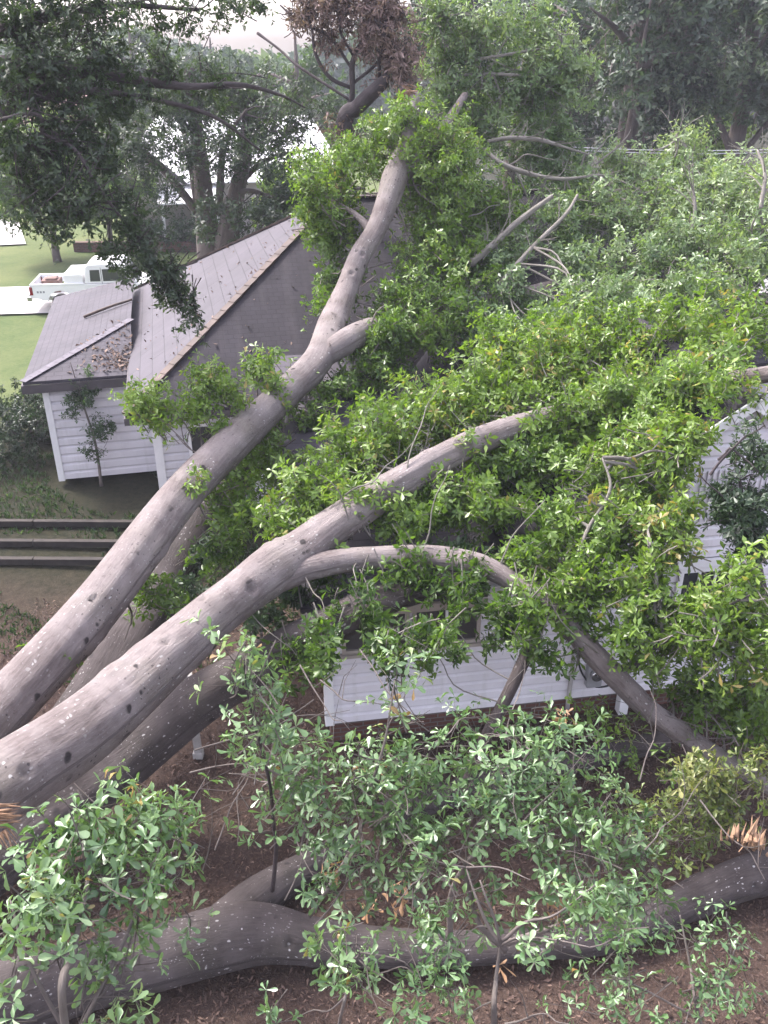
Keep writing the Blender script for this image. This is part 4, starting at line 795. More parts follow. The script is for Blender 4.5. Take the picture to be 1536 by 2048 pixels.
for q in [[(1020, 330, 19.0), (1060, 310, 18.9), (1110, 320, 18.9)], [(1180, 330, 20.2), (1210, 280, 20.3), (1240, 262, 20.4)], [(1190, 330, 20.2), (1240, 290, 20.2), (1262, 258, 20.3)], [(900, 470, 17.4), (950, 430, 17.6), (1000, 410, 17.8)]]: TF.twig([at(*c) for c in q], .022, .006)
TF.finish(M['leaf_pale'], M['twig_pale'])

# --- F: the upright crown behind, top centre right
pF = at(1010, 330, 21.); 
TG = tree_thing('oak_tree', 'pale green leafy tree with thin arching bare branches behind the top of the leaning trunk', 'tree', (pF[0] + .2, pF[1] + 1, 0))
bx, by = pF[0] + .2, pF[1] + 1
TG.limb3([(bx, by, -.1, .22), (bx - .1, by, 2.5, .19), (bx, by + .1, 5, .15), (bx + .2, by, 7.5, .10), (bx + .4, by - .1, 9.6, .05)], M['bark_stand'], 'trunk')
TG.limb([(890, 132, 20.2, 3), (960, 118, 20, 5), (1020, 108, 20, 5), (1080, 98, 20.3, 4), (1140, 92, 20.8, 2)], M['twig_pale'], 'limb', 10)
TG.limb([(905, 152, 20.0, 4), (960, 148, 20, 6), (1030, 150, 20, 5), (1082, 152, 20.4, 3)], M['twig_pale'], 'limb', 10)
TG.limb([(815, 48, 20.0, 3), (860, 36, 20, 5), (910, 30, 20, 4), (960, 30, 20.4, 2)], M['twig_pale'], 'limb', 10)
for p in [((980, 60, 20.6), 120, 60, 1.2, 30, .55), ((900, 90, 20.4), 80, 70, 1.1, 26, .55), ((1060, 130, 20.8), 100, 70, 1.3, 34, .5), ((1130, 170, 21.0), 65, 60, 1.1, 22, .62), ((960, 190, 20.4), 90, 70, 1.2, 28, .5), ((1060, 230, 20.8), 105, 60, 1.2, 32, .42), ((890, 200, 19.8), 55, 60, .9, 14, .55), ((1080, 300, 20.8), 90, 50, 1., 18, .32), ((980, 270, 20.2), 70, 50, 1., 14, .45), ((870, 20, 20.4), 60, 40, .9, 14, .5), ((1090, 50, 21.0), 70, 50, 1., 16, .5), ((1140, 250, 21.0), 50, 50, .9, 12, .5), ((1120, 340, 20.8), 60, 40, .8, 10, .3)]:
    TG.pad(*p[0], p[1], p[2], p[3], p[4], 1.0, .13, p[5])
for q in ([(890, 132, 20.2, 3), (960, 118, 20, 5), (1020, 108, 20, 5), (1080, 98, 20.3, 4)], [(905, 152, 20.0, 4), (960, 148, 20, 6), (1030, 150, 20, 5), (1082, 152, 20.4, 3)], [(815, 48, 20.0, 3), (860, 36, 20, 5), (910, 30, 20, 4), (960, 30, 20.4, 2)]): TG.forks(q, None, 6)
TG.finish(M['leaf_pale'], M['twig_pale'])

# --- dead top hung up behind the end of the leaning trunk
pH = gr(640, 470)
TH = tree_thing('dead_tree', 'broken dead tree with crooked dark branches and hanging brown leaves at the top centre', 'dead tree', (-1.2, 20.2, 0))
TH.limb3([(-1.2, 20.2, -.1, .26), (-1.15, 20.2, 2.5, .23), (-1.0, 20.1, 4.6, .20), tuple(at(688, 255, 20.0)) + (.17,), tuple(at(715, 215, 19.8)) + (.15,), tuple(at(762, 168, 19.5)) + (.12,), tuple(at(775, 150, 19.4)) + (.05,)], M['twig_dark'], 'trunk')
for q in [[(690, 240, 20, 14), (704, 190, 19.9, 11), (706, 120, 19.8, 9), (735, 60, 19.7, 7), (745, -10, 19.7, 5)], [(700, 175, 19.9, 7), (660, 155, 19.8, 7), (632, 110, 19.8, 6), (622, 50, 19.8, 5), (600, 0, 19.8, 3)], [(704, 168, 19.9, 6), (740, 140, 19.8, 6), (765, 115, 19.8, 5), (790, 105, 19.8, 4)], [(760, 155, 19.6, 6), (758, 110, 19.5, 6), (764, 60, 19.5, 4), (790, 20, 19.5, 3)], [(705, 140, 19.9, 5), (660, 75, 19.9, 6), (600, 45, 20.2, 5), (560, 10, 20.5, 3)], [(706, 110, 19.8, 5), (680, 60, 19.7, 4), (690, 10, 19.7, 3)], [(762, 90, 19.5, 4), (785, 130, 19.4, 3), (800, 160, 19.4, 2)], [(700, 200, 19.9, 5), (600, 135, 20.4, 5), (560, 100, 20.8, 4), (515, 66, 21.2, 5)]]:
    TH.limb(q, M['twig_dark'], 'limb', 10, 0, .08, .06)
TH.fol = Foliage()
for p in [((700, 30, 19.8), 75, 55, .8, 40, .35), ((640, 20, 19.9), 45, 45, .6, 18, .25), ((770, 60, 19.6), 60, 65, .7, 34, .5), ((810, 120, 19.4), 32, 50, .5, 20, .7), ((790, 160, 19.4), 30, 28, .4, 8, .6), ((740, 110, 19.7), 50, 50, .6, 14, .4), ((600, 40, 20.2), 30, 25, .4, 7, .2), ((690, 280, 20.0), 40, 35, .5, 8, .2), ((650, 90, 19.9), 30, 40, .5, 8, .25), ((760, 0, 19.7), 80, 40, .8, 22, .4)]:
    TH.pad(*p[0], p[1], p[2], p[3], p[4], .7, .14, p[5], hang=1.0, boughs=2, br=.014, S=6, nc=2)
TH.finish(M['leaf_dead'], M['twig_dark'], 1, .62, 1.1, 'dead_leaves')

# ================================================================== STANDING TREES
def colpt(px, Y, z=0.):
    k = ray(px, 81.); return np.array([k[0] * Y / k[1], Y, z])
def standing(name, label, cat, px, Y, h, cz, r, rz, n, leafm, tint, trunk_r=.25, leaf=.28, L=1.6, group=None, twigm='bark_stand', bark='bark_stand', k=5, S=6, nc=2, lean=(0, 0), nl=7, lod=2):
    b = colpt(px, Y); T = tree_thing(name, label, cat, b, group)
    top = b + (lean[0], lean[1], h)
    T.limb3([(b[0], b[1], -.1, trunk_r * 1.35), (b[0] + lean[0] * .1, b[1], h * .12, trunk_r), (b[0] + lean[0] * .3 + rng.normal(0, .1), b[1], h * .4, trunk_r * .8), (b[0] + lean[0] * .7, b[1], h * .7, trunk_r * .5), (top[0], top[1], h * .95, trunk_r * .15)], M[bark], 'trunk', 18, 3, .25)
    c = b + (lean[0] * .7, lean[1], cz)
    for i in range(nl):
        a = 6.28 * i / nl + rng.uniform(-.4, .4); z0 = rng.uniform(max(cz - rz, h * .2), cz + rz * .5); s0 = np.array([b[0] + lean[0] * z0 / h, b[1], z0])
        e = c + np.array([math.cos(a) * r * .8, math.sin(a) * r * .8, rng.uniform(-.2, .6) * rz]); mdl = (s0 + e) / 2 + (0, 0, rng.uniform(-.1, .5))
        T.limb3([(*s0, trunk_r * .38), (*mdl, trunk_r * .24), (*e, trunk_r * .06)], M[bark], 'limb', 8, 0, .3)
    # clumps first, then sprays round each clump: uneven outline with holes
    nc_ = max(5, n // 14); q = rvec(nc_) * rng.uniform(.35, 1, (nc_, 1)) ** .6; cl = c + q * np.array([r, r, rz]) * .85; ct = np.clip(tint + rng.normal(0, .24, nc_), 0, 1)
    m = n // nc_
    for i in range(nc_):
        t = cl[i] + rvec(m) * rng.uniform(0, 1, (m, 1)) ** .5 * np.array([r, r, rz * 1.1]) * rng.uniform(.22, .38)
        d = nrm(nrm(t - c) + (t - cl[i]) / r + rvec(m) * .5 + ZUP * .1)
        T.sprays(t, d, L, leaf, ct[i], k, S, r0=.02, nc=nc)
    T.finish(M[leafm], M[twigm], lod); return T
# the old tree behind the hip roof
b0 = colpt(386, 28.6); TS = tree_thing('oak_tree', 'standing tree with two thick stems behind the hip roof, dark leaves veiling the pale bungalow', 'tree', b0)
TS.limb3([(b0[0], b0[1], -.1, .72), (b0[0] + .02, b0[1], .8, .56), (b0[0], b0[1], 2.2, .46), (b0[0] - .08, b0[1], 3.6, .32), (b0[0] - .1, b0[1], 5.2, .24), (b0[0] - .2, b0[1], 7.8, .15)], M['bark_stand'], 'trunk', 30, 8, .1)
TS.limb3([(b0[0] + .05, b0[1] - .1, 1.5, .36), (b0[0] + .48, b0[1] - .2, 2.8, .34), (b0[0] + .82, b0[1] - .2, 4.0, .29), (b0[0] + 1.25, b0[1] - .2, 5.4, .22), (b0[0] + 1.6, b0[1], 7.5, .12)], M['bark_stand'], 'limb', 24, 4, .1)
for e in [(2.6, -1, 4.2), (3.4, .5, 5.6), (-2.6, -.8, 5.6), (-3.6, .3, 6.2), (1.6, -1.5, 6.8), (-1.2, 1, 7.2)]:
    TS.limb3([(b0[0] + .3 * np.sign(e[0]), b0[1], 3.8, .13), (b0[0] + e[0] * .5, b0[1] + e[1] * .5, (3.8 + e[2]) / 2 + .5, .08), (b0[0] + e[0], b0[1] + e[1], e[2], .03)], M['bark_stand'], 'limb', 10, 0, .2)
for p in [((300, 190, 29), 90, 60, 1.6, 30, .35), ((420, 170, 29), 90, 65, 1.6, 34, .3), ((520, 190, 29), 80, 60, 1.5, 28, .4), ((560, 270, 28), 75, 60, 1.4, 30, .3), ((600, 350, 27), 60, 70, 1.2, 24, .25), ((490, 260, 28), 60, 35, 1.3, 12, .3), ((360, 235, 28.5), 80, 30, 1.3, 14, .3), ((220, 250, 29), 50, 40, 1.3, 10, .35), ((540, 400, 26.5), 55, 45, 1., 16, .2), ((500, 430, 26.), 45, 35, .8, 8, .2), ((330, 375, 27), 60, 18, .6, 6, .25), ((400, 420, 26.8), 30, 40, .6, 4, .25), ((340, 150, 30), 70, 40, 1.5, 16, .45), ((620, 200, 27), 50, 60, 1., 16, .35), ((300, 330, 27.4), 45, 40, .8, 6, .25), ((350, 310, 27), 40, 40, .8, 6, .25), ((455, 330, 26.8), 40, 40, .8, 7, .25), ((400, 470, 26.), 30, 30, .5, 3, .25), ((430, 420, 26.2), 35, 40, .6, 5, .25), ((260, 300, 27.4), 35, 45, .6, 10, .25), ((280, 260, 28), 50, 35, .8, 12, .3), ((340, 285, 27.4), 45, 25, .7, 7, .25), ((440, 290, 27), 60, 35, .8, 10, .25), ((520, 330, 26.6), 45, 50, .8, 10, .25), ((580, 450, 25.4), 40, 35, .7, 8, .15)]:
    TS.pad(*p[0], p[1], p[2], p[3], p[4], 1.3, .15, p[5], S=6)
TS.finish(M['leaf_shade'], M['twig_dark'])

# near tree off the left edge, its limbs reach into the picture
TO = tree_thing('oak_tree', 'dark leafy limbs of a tree off the left edge, drooping across the upper left corner', 'tree', (-10.2, 13.5, 0))
TO.limb3([(-10.2, 13.5, -.1, .6), (-10.2, 13.5, 2, .48), (-10.1, 13.5, 5, .42), (-9.9, 13.4, 8, .34), (-9.6, 13.2, 11, .2)], M['bark_stand'], 'trunk', 26, 6, .1)
r_ = tuple(np.array((-10.05, 13.5, 6.2)))
def lim(pts, z0=6.2, r0=.16):
    P = [(-10.0, 13.5, z0, r0)] + [(*at(x, y, d), w_ * d / (2 * FPX)) for x, y, d, w_ in pts]; TO.limb3(P, M['twig_dark'], 'limb', 12, 0, .1, .05)
lim([(-60, 130, 14.6, 24), (60, 140, 14.4, 20), (190, 148, 14.2, 17), (360, 172, 14.2, 13), (480, 170, 14.6, 9), (560, 190, 15, 5), (610, 215, 15.4, 3)], 7.6)
lim([(-60, 260, 14.2, 24), (0, 225, 14, 21), (70, 196, 13.9, 18), (150, 182, 13.9, 14), (260, 190, 14, 9), (420, 230, 14.4, 7), (520, 300, 14.8, 4)], 6.4)
lim([(-40, 60, 14.4, 26), (40, 45, 14.2, 22), (120, 25, 14.2, 16), (240, 10, 14.6, 10), (400, 20, 15, 6)], 8.6)
lim([(0, 240, 13.6, 7), (90, 270, 13.4, 7), (150, 300, 13.3, 7), (200, 380, 13.2, 6), (270, 470, 13.4, 5), (340, 560, 13.7, 3)], 6.0, .1)
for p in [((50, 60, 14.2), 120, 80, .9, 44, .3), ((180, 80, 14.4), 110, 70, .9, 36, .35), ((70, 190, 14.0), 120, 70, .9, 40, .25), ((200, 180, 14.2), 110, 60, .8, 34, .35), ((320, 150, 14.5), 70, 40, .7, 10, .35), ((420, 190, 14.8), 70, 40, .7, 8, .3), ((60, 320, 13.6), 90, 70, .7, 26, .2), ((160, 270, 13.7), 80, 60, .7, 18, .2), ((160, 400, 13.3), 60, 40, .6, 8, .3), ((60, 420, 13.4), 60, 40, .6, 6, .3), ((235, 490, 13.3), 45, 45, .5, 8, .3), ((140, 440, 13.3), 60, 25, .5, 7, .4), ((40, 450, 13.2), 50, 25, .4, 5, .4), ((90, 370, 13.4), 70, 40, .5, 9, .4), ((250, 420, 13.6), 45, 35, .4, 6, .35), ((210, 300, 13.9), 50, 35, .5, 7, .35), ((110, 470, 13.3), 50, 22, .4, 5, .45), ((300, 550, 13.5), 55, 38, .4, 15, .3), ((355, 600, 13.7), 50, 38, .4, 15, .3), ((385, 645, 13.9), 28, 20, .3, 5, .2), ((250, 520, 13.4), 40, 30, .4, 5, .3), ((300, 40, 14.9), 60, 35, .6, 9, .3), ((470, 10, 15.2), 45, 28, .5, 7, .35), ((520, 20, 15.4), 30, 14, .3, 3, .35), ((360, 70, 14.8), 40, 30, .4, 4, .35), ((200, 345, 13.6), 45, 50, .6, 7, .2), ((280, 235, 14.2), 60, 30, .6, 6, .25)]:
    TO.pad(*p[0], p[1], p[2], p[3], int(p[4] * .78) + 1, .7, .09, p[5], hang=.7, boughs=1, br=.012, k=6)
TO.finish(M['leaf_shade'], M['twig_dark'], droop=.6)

# trees in the distance, right
gR = 'tall dark trees behind the wires'
standing('hardwood_tree', 'tall dark grey green tree with a thick straight trunk behind the utility wires', 'tree', 1275, 34, 15, 8.6, 3.6, 5.2, 330, 'leaf_far', .45, .42, .26, 1.5, gR)
standing('hardwood_tree', 'tall dark tree at the right picture edge behind the utility wires', 'tree', 1500, 36, 15, 8.8, 3.8, 5.0, 300, 'leaf_far', .35, .36, .26, 1.5, gR)
standing('hardwood_tree', 'dark tree standing behind the pale leafy tree, left of the thick straight trunk', 'tree', 1150, 42, 15, 7.5, 3.6, 5.5, 240, 'leaf_dark', .6, .3, .28, 1.5, gR)
standing('hardwood_tree', 'dim tree seen in the gap between the two tall dark trees', 'tree', 1390, 44, 15, 7.8, 3.6, 6, 240, 'leaf_dark', .5, .3, .28, 1.5, gR)
standing('young_tree', 'sunlit bright green tree in the gap below the tall dark trees', 'tree', 1440, 40, 7, 4.4, 2.3, 2.6, 110, 'leaf_spring', .6, .12, .24, 1.2)
standing('shrub', 'low dark bush under the tall dark trees just above the wires', 'shrub', 1235, 31, 3.2, 1.9, 3.0, 1.6, 90, 'leaf_dark', .4, .08, .22, 1.)
standing('shrub', 'dark bush in the shade at the right edge under the wires', 'shrub', 1470, 31, 4, 2.6, 2.4, 1.8, 90, 'leaf_dark', .5, .08, .22, 1.)
standing('shrub', 'dark thicket in the gap behind the upper end of the leaning trunk', 'shrub', 960, 25, 5.5, 3.2, 3.0, 2.6, 130, 'leaf_dark', .4, .1, .2, 1.)
standing('shrub', 'tall dark thicket left of the arching bare branches at the ridge end', 'shrub', 905, 27, 6.4, 3.9, 2.6, 2.6, 140, 'leaf_dark', .5, .1, .2, 1.)
standing('shrub', 'dark thicket below the crooked dead branches, behind the hip roof ridge', 'shrub', 725, 27.5, 5.6, 3.6, 2.8, 2.4, 140, 'leaf_dark', .4, .1, .2, 1.)
standing('shrub', 'dark thicket under the rounded end of the pale leafy tree', 'shrub', 1070, 27, 5.2, 3.2, 2.4, 2.4, 110, 'leaf_dark', .45, .1, .2, 1.)
standing('shrub', 'dark leafy thicket just above the wires between the two straight trunks', 'shrub', 1390, 31, 4.6, 2.6, 2.6, 2.2, 110, 'leaf_dark', .5, .08, .22, 1.)
standing('shrub', 'dark leafy thicket behind the left end of the wires', 'shrub', 1180, 30, 4.4, 2.6, 2.4, 2.0, 100, 'leaf_dark', .45, .08, .22, 1.)
standing('shrub', 'dark rounded thicket at the right edge behind the pale fallen crown', 'shrub', 1560, 26, 6, 3.6, 2.4, 2.6, 110, 'leaf_dark', .5, .1, .2, 1.)
standing('hardwood_tree', 'dark trees top seen above the pale leafy tree at top centre', 'tree', 900, 46, 14, 8.5, 4.2, 4.6, 220, 'leaf_far', .3, .3, .3, 1.6)
# left, beyond the lawn
gL = 'trees across the road'
standing('young_tree', 'bright green rounded tree beside the pale driveway at the left edge', 'tree', 40, 39.5, 6, 3.7, 3.2, 2.8, 280, 'leaf_spring', .55, .14, .22, 1.2, gL)
standing('young_tree', 'green bushy tree left of the pale bungalow, under the drooping limbs', 'tree', 165, 41, 5.4, 2.9, 2.5, 2.4, 240, 'leaf_spring', .4, .12, .22, 1.1, gL)
standing('young_tree', 'yellowish small tree right of the pale bungalow', 'tree', 520, 38, 4.6, 2.8, 1.7, 1.6, 70, 'leaf_spring', .75, .1, .22, 1.0, gL)
standing('hardwood_tree', 'green tree standing behind the brown roofed house', 'tree', 60, 95, 11, 6.5, 7, 4.5, 160, 'leaf_far', .7, .4, .6, 2.4, gL)
standing('hardwood_tree', 'hazy tree right of the brown roofed house, behind the bungalow', 'tree', 260, 75, 10, 5.5, 5.5, 4.2, 160, 'leaf_far', .6, .35, .5, 2.2, gL)
standing('hardwood_tree', 'hazy tree behind the bungalow under the patch of white sky', 'tree', 420, 85, 9.2, 5.2, 6, 3.6, 150, 'leaf_far', .7, .35, .55, 2.2, gL)
standing('hardwood_tree', 'green tree with a rounded top under the crooked dead branches', 'tree', 590, 52, 9.4, 5, 4, 4.0, 180, 'leaf_mid', .75, .3, .34, 1.6, gL)
# a wooded rise that closes the view
wf_ = Foliage(); n = 5200; th = rng.uniform(-48, 48, n) * math.pi / 180; R_ = rng.uniform(118, 150, n)
hz = 9.3 + 2.2 * np.sin(th * 9) + 1.3 * np.sin(th * 23 + 1) + np.where(th > .1, 8, 0) ; z = hz * rng.uniform(0, 1, n) ** .6
P = np.stack([np.sin(th) * R_, np.cos(th) * R_, z], 1); wf_.add(P, rvec(n) + ZUP * .6 - np.stack([np.sin(th), np.cos(th), th * 0], 1) * .5, 2.0, np.clip(.5 + .25 * np.sin(th * 40) + rng.normal(0, .1, n), 0, 1), 7)
tag(wf_.build('distant_woods', M['leaf_far'], None, 2, 1.3, .2), 'hazy wooded rise at the horizon', 'woods', kind='stuff')
# hedge in front of the bungalow
T = tree_thing('hedge', 'clipped dark green hedge along the front of the pale bungalow', 'hedge', colpt(290, 41.6))
n = 260; a_ = colpt(200, 41.4); c_ = colpt(420, 42.2); u = rng.uniform(0, 1, (n, 1)); P = a_ + (c_ - a_) * u + rng.normal(0, 1, (n, 3)) * (.2, .3, 0); P[:, 2] = rng.uniform(.1, 1.35, n)
T.sprays(P, nrm(rvec(n) + ZUP * .8), .45, .12, .35, 5, 5, r0=.008, nc=2); T.finish(M['leaf_mid'], M['twig_dark'], 2)
# shrubs in the shade beside the wing
for (px, py, rx, h_, lab) in [(20, 930, 1.5, 1.7, 'dark shaded shrub at the left edge beside the white wall'), (70, 880, 1.0, 1.1, 'low dark shrub against the left corner of the white wing')]:
    b = gr(px, py); T = tree_thing('shrub', lab, 'shrub', b, 'shrubs by the wing'); n = 110
    q = rvec(n) * rng.uniform(0, 1, (n, 1)) ** .4 * (rx, rx * .8, h_ * .5) + b + (0, .6, h_ * .5)
    T.sk.append(np.array([b, b + (0, 0, .5)])); T.sprays(q, nrm(q - b + rvec(n) * .6), .5, .085, .25, 5, 6, r0=.007); T.finish(M['leaf_dark'], M['twig_dark'])
# small young tree in front of the wing wall
b = gr(203, 972); T = tree_thing('young_tree', 'slender young tree with small leaves in front of the white wing wall', 'tree', b)
tp_ = b + np.array([-.25, .1, 2.75])
T.limb3([(*b, .035), (*(b + (.02, 0, 1.0)), .028), (*(b + (-.12, .05, 1.9)), .018), (*tp_, .007)], M['twig'], 'trunk', 10)
for (x, y, rx, ry, n) in [(150, 790, 32, 45, 9), (185, 860, 40, 40, 8), (175, 760, 30, 28, 6), (195, 905, 30, 28, 4), (135, 820, 22, 26, 4), (215, 870, 24, 24, 3)]: T.pad(x, y, np.linalg.norm(b - CC) - .7, rx, ry, .35, n, .42, .085, .45, boughs=1, br=.008, S=5, r0=.005)
T.finish(M['leaf_mid'], M['twig'])
# dark leaved tree in front of the gable wall
b = gr(1545, 1400); T = tree_thing('holly_tree', 'dark glossy leaved small tree at the right edge in front of the gable wall', 'tree', b)
T.limb3([(*b, .09), (*at(1535, 1260, 11.0), .07), (*at(1515, 1140, 10.6), .06), (*at(1490, 1050, 10.4), .04), (*at(1480, 960, 10.2), .015)], M['twig_dark'], 'trunk', 12)
for (x, y, rx, ry, n, ln) in [(1490, 1010, 55, 45, 22, .4), (1460, 1040, 40, 45, 14, .4), (1510, 1090, 45, 50, 16, .35), (1450, 980, 30, 25, 6, .5), (1520, 900, 28, 40, 6, .7), (1500, 870, 25, 25, 4, .7)]: T.pad(x, y, 10.3, rx, ry, .4, n, .45, .09, ln, boughs=1, br=.012, S=6, r0=.006)
for q in [[(1500, 1110, 10.5), (1450, 1000, 10.2), (1400, 950, 10.1)], [(1420, 950, 10.1), (1480, 880, 10.1), (1530, 850, 10.1)], [(1436, 920, 10.15), (1470, 900, 10.1), (1530, 960, 10.1)]]: T.twig([at(*c) for c in q], .016, .006)
T.finish(M['leaf_dark'], M['twig_dark'])

# ================================================================== NEAR SAPLINGS AND GROUND GROWTH
def sapling(label, base, stems, pads, leafm='leaf_mint', twm='twig', leaf=.082, L=.34, dens=1.1, name='sapling', S=4, group=None):
    T = tree_thing(name, label, 'sapling', base, group)
    for st, r0 in stems:
        P = [tuple(base) + (r0 * 1.2,)] if st[0] is None else []
        pts = [q for q in st if q is not None]; T.limb3(P + [(*at(*q), r0 * (1 - .8 * (i + 1) / len(pts)) + .002) for i, q in enumerate(pts)], M[twm], 'stem', 9, 0, .05, .06)
    for (x, y, d, rx, ry, rz, n, t) in pads: T.pad(x, y, d, rx * 1.3, ry * 1.3, rz * 1.3, max(1, int(n * dens)), L, leaf, t, boughs=1, br=.006, S=S, nc=1, k=6, r0=.0042, hang=.15)
    T.finish(M[leafm], M[twm], 0, droop=.4); return T
sapling('nearest sapling with large pale green leaves filling the lower left corner', np.array([-1.9, 3.2, 0]),
        [((None, (140, 2100, 4.6), (150, 1900, 4.5), (175, 1760, 4.6), (190, 1640, 4.8)), .02), (((140, 2100, 4.6), (240, 1900, 4.7), (300, 1750, 4.9), (330, 1650, 5.0)), .013), (((140, 2080, 4.6), (60, 1930, 4.4), (20, 1800, 4.4)), .012)],
        [(150, 1670, 4.7, 70, 50, .25, 8, .55), (240, 1640, 4.8, 75, 50, .25, 10, .55), (320, 1640, 4.9, 60, 50, .25, 7, .5), (130, 1760, 4.6, 80, 55, .25, 8, .55), (250, 1740, 4.7, 70, 50, .25, 7, .5), (60, 1700, 4.6, 60, 50, .2, 5, .6), (40, 1830, 4.4, 60, 55, .2, 6, .6), (150, 1850, 4.5, 60, 45, .2, 4, .55), (320, 1760, 4.9, 50, 60, .2, 4, .5), (210, 1900, 4.6, 50, 30, .2, 3, .55), (290, 1830, 4.8, 45, 40, .2, 3, .55), (390, 1850, 5.0, 25, 30, .15, 2, .6), (400, 1620, 5.2, 40, 35, .2, 4, .5), (270, 1570, 5.0, 40, 20, .15, 2, .7), (240, 2020, 4.5, 60, 25, .2, 3, .6), (30, 1990, 4.3, 30, 25, .15, 2, .6)])
sapling('sapling forking into thin bare grey stems before the ground log, at bottom centre right', gr(985, 2090) * np.array([1, .9, 1]),
        [((None, (988, 2048, 6.6), (992, 1960, 6.5), (1001, 1888, 6.4)), .026), (((1001, 1888, 6.4), (975, 1850, 6.35), (950, 1790, 6.3), (932, 1735, 6.3)), .016), (((1001, 1890, 6.4), (990, 1840, 6.3), (970, 1790, 6.2), (960, 1760, 6.2)), .012), (((1003, 1885, 6.4), (1050, 1845, 6.35), (1110, 1830, 6.3), (1190, 1770, 6.2)), .014), (((1003, 1890, 6.4), (1040, 1875, 6.3), (1110, 1880, 6.2), (1180, 1895, 6.1)), .010), (((932, 1735, 6.3), (880, 1725, 6.2), (820, 1700, 6.1)), .006), (((932, 1735, 6.3), (1000, 1735, 6.2), (1060, 1760, 6.1)), .006)],
        [(860, 1920, 6.3, 70, 55, .3, 7, .5), (820, 1860, 6.4, 40, 35, .2, 4, .5), (900, 1960, 6.3, 40, 30, .2, 3, .5), (1070, 1900, 6.2, 30, 35, .15, 3, .6), (1190, 1830, 6.3, 55, 50, .25, 7, .5), (1240, 1860, 6.3, 35, 35, .2, 4, .5), (860, 1810, 6.2, 30, 25, .15, 2, .55), (870, 1730, 6.1, 40, 30, .15, 3, .5)])
sapling('low leafy sapling at the bottom edge left of the forked grey sapling', gr(660, 2080) * np.array([1, .92, 1]),
        [((None, (680, 2040, 6.4), (700, 1960, 6.2), (720, 1900, 6.1)), .012)],
        [(640, 1880, 6.2, 35, 25, .15, 3, .6), (690, 1930, 6.2, 60, 45, .25, 5, .5), (740, 1960, 6.1, 40, 35, .2, 3, .5), (850, 2010, 6.0, 70, 35, .25, 5, .45), (560, 1990, 6.0, 35, 30, .2, 2, .4), (930, 2020, 6.1, 40, 30, .2, 2, .5)])
sapling('sparse sapling with small leaves in the lower right corner before the log', gr(1420, 2080) * np.array([1, .92, 1]),
        [((None, (1400, 2040, 6.6), (1380, 1930, 6.5), (1360, 1830, 6.4)), .012), (((1400, 2040, 6.6), (1450, 1950, 6.5), (1480, 1870, 6.4)), .009), (((1400, 2040, 6.6), (1290, 1980, 6.4), (1220, 1950, 6.3)), .008)],
        [(1360, 1840, 6.4, 60, 45, .25, 4, .45), (1460, 1870, 6.4, 60, 60, .25, 5, .45), (1420, 1950, 6.3, 70, 50, .25, 5, .45), (1230, 1960, 6.3, 70, 45, .25, 5, .45), (1140, 1990, 6.2, 60, 40, .25, 4, .45), (1330, 2010, 6.2, 70, 35, .25, 4, .45), (1500, 1980, 6.3, 45, 50, .25, 4, .45), (1260, 1900, 6.4, 40, 30, .2, 2, .5)], leaf=.062)
sapling('yellowish green leafy shoot on the right above the ground log', gr(1480, 1660),
        [((None, (1470, 1640, 9.6), (1440, 1590, 9.0), (1410, 1540, 8.6)), .015), (((1470, 1640, 9.6), (1500, 1580, 9.0), (1520, 1530, 8.8)), .01)],
        [(1400, 1535, 8.6, 60, 40, .35, 10, .62), (1340, 1590, 8.8, 60, 45, .35, 8, .5), (1450, 1580, 8.7, 70, 45, .35, 10, .55), (1500, 1550, 8.7, 45, 45, .3, 7, .5), (1370, 1640, 9.0, 60, 40, .3, 6, .4), (1460, 1640, 8.9, 60, 35, .3, 6, .45), (1290, 1660, 8.9, 50, 40, .3, 5, .35), (1380, 1700, 8.9, 60, 35, .3, 4, .35)], 'leaf_yellow', 'twig', .085, .42, 1.6)
sapling('dark green undergrowth shoots below the end of the bowed limb by the right edge', gr(1500, 1560),
        [((None, (1480, 1500, 11.0), (1450, 1440, 11.2)), .015)],
        [(1460, 1430, 11.7, 60, 30, .3, 8, .4), (1520, 1450, 11.6, 40, 35, .3, 6, .4), (1300, 1530, 10.6, 50, 30, .3, 4, .4), (1210, 1460, 10.4, 55, 35, .3, 6, .45), (1160, 1430, 10.4, 40, 30, .3, 4, .45)], 'leaf_bright', 'twig', .10, .45)
# splintered wood held up among the twigs at the right
tag(torn(None, at(1500, 1690, 7.4), at(1512, 1640, 7.5) - at(1496, 1700, 7.4), 46, .19, .07, .38, 'wood_raw', 'splintered_wood'), 'orange brown splintered end of wood among twigs above the log at the right edge', 'wood')
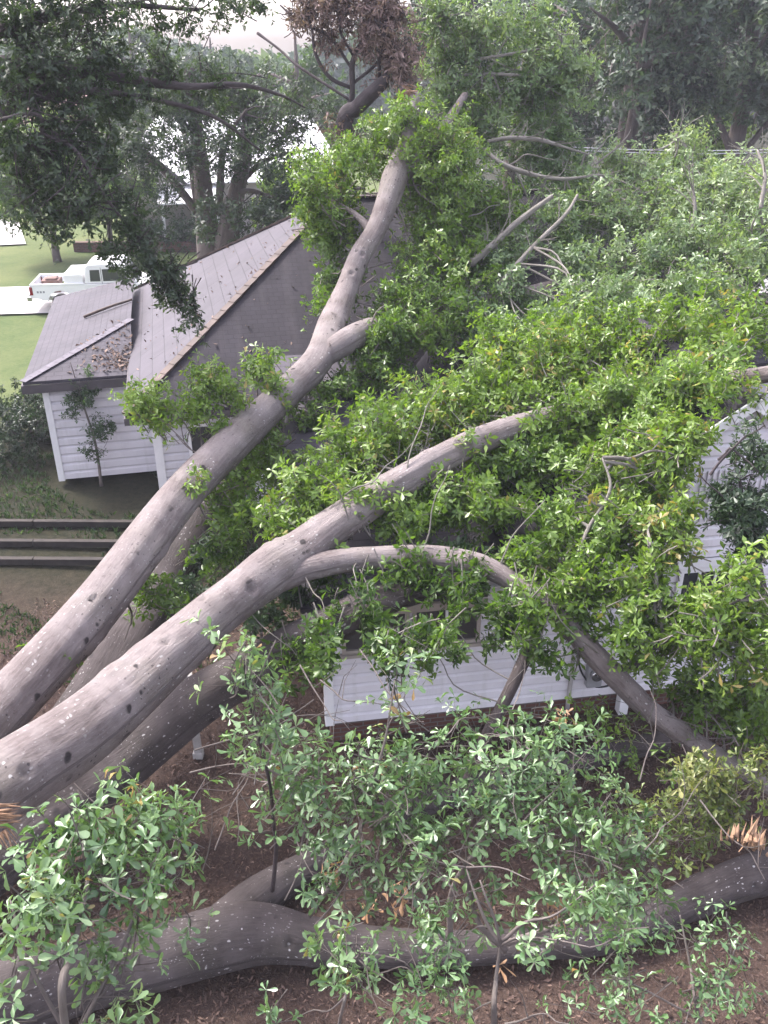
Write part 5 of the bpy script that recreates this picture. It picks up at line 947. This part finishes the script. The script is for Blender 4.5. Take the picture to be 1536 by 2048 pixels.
# thin bare dead twigs strewn across the lower middle
TW = tree_thing('dead_branch', 'tangle of thin bare dead twigs caught over the leaves in front of the white wall', 'branch', gr(760, 1500))
TW.sk.append(np.array([gr(760, 1500), gr(760, 1480, .4)]))
for q in [[(390, 1500, 7.0), (560, 1440, 7.2), (700, 1420, 7.4)], [(600, 1330, 7.6), (660, 1430, 7.3), (700, 1460, 7.2)], [(640, 1360, 7.3), (700, 1400, 7.1), (790, 1410, 7.0)], [(720, 1300, 7.5), (790, 1390, 7.2), (850, 1450, 7.1)], [(860, 1490, 7.0), (940, 1440, 7.3), (1080, 1430, 7.6)], [(520, 1470, 7.0), (640, 1490, 7.0), (770, 1470, 7.0), (860, 1420, 7.1)], [(1010, 1480, 7.3), (1040, 1380, 7.8), (1050, 1320, 8.2)], [(600, 1700, 7.4), (640, 1610, 7.2), (720, 1560, 7.0)], [(570, 1800, 7.8), (620, 1680, 7.4), (700, 1560, 7.1)], [(850, 1800, 7.4), (870, 1700, 7.2), (940, 1600, 7.0)], [(1040, 1650, 6.9), (1120, 1570, 7.0), (1200, 1480, 7.2)], [(1280, 1560, 8.5), (1310, 1450, 8.8), (1300, 1380, 9.0)], [(330, 1750, 6.4), (370, 1620, 6.5), (420, 1540, 6.6)], [(430, 1700, 7.2), (470, 1600, 7.0), (500, 1540, 7.0)], [(1150, 1900, 6.6), (1160, 1820, 6.5), (1170, 1750, 6.5)], [(1290, 1700, 7.2), (1340, 1640, 7.2), (1420, 1540, 7.3)], [(1400, 1600, 7.6), (1480, 1690, 7.4), (1530, 1760, 7.2)], [(630, 1850, 7.6), (700, 1760, 7.2), (800, 1690, 7.0)], [(380, 1545, 7.8), (480, 1530, 7.4), (560, 1560, 7.1)], [(1060, 1940, 6.4), (1110, 1880, 6.4), (1200, 1860, 6.4)], [(1010, 2048, 6.0), (1080, 2030, 5.9), (1140, 2048, 5.8)]]:
    TW.twig([at(*c) for c in q], .007, .0022, .22)
    for _ in range(3):
        c = TW.sk[-1] if len(TW.sk[-1]) == 14 else TW.sk[-2]
        s0 = c[rng.integers(3, 12)]; dd = rvec(1)[0] * .35; TW.tw.append(tubes(np.stack([s0, s0 + dd * .5 + rvec(1)[0] * .05, s0 + dd])[None], np.array([[.004, .003, .0015]]), 4))
TW.finish(M['leaf_dry'], M['twig'])
# fallen leaves and sticks on the ground
ll = Foliage(); n = 52000
P = np.stack([rng.uniform(-6, 7.5, n), 3.6 + 9.2 * rng.uniform(0, 1, n) ** 1.1, np.full(n, .0)], 1); P[:, 2] = .05 * np.sin(P[:, 0] * .7 + 1) * np.sin(P[:, 1] * .6) - .05 + rng.uniform(0, .03, n)
ll.add(P, rvec(n) * .55 + ZUP, .075, np.clip(rng.normal(.42, .22, n), 0, 1), 1)
tag(ll.build('leaf_litter', M['litter'], None, 1, .8, 0), kind='stuff')
gg = Foliage(); n = 9000
P = np.stack([rng.uniform(-11, 0, n), rng.uniform(10.5, 19, n), np.full(n, -.05)], 1); P = P[(np.sin(P[:, 0] * 1.3) + np.sin(P[:, 1] * 1.7 + P[:, 0]) > -.4)]
gg.add(P, rvec(len(P)) * .4 + ZUP, .13, rng.uniform(.1, .6, len(P)), 4)
tag(gg.build('grass', M['leaf_mid'], None, 2, .35, .1, open_=(.1, .7)), kind='stuff')

# ------------------------------------------------------------------ the hazy air
HZ = MB(); HZ.box(-190, 190, -12, 175, -1.2, 17.5); hz_ = HZ.build('haze', M['dark_gap']); hz_.data.materials.clear()
hm = bpy.data.materials.new('haze'); hm.use_nodes = True; t = hm.node_tree; t.nodes.clear(); o_ = t.nodes.new('ShaderNodeOutputMaterial'); pv = t.nodes.new('ShaderNodeVolumePrincipled')
pv.inputs['Density'].default_value = .0008; pv.inputs['Color'].default_value = (.86, .9, 1, 1); t.links.new(pv.outputs[0], o_.inputs['Volume']); hz_.data.materials.append(hm)
tag(hz_, kind='stuff')
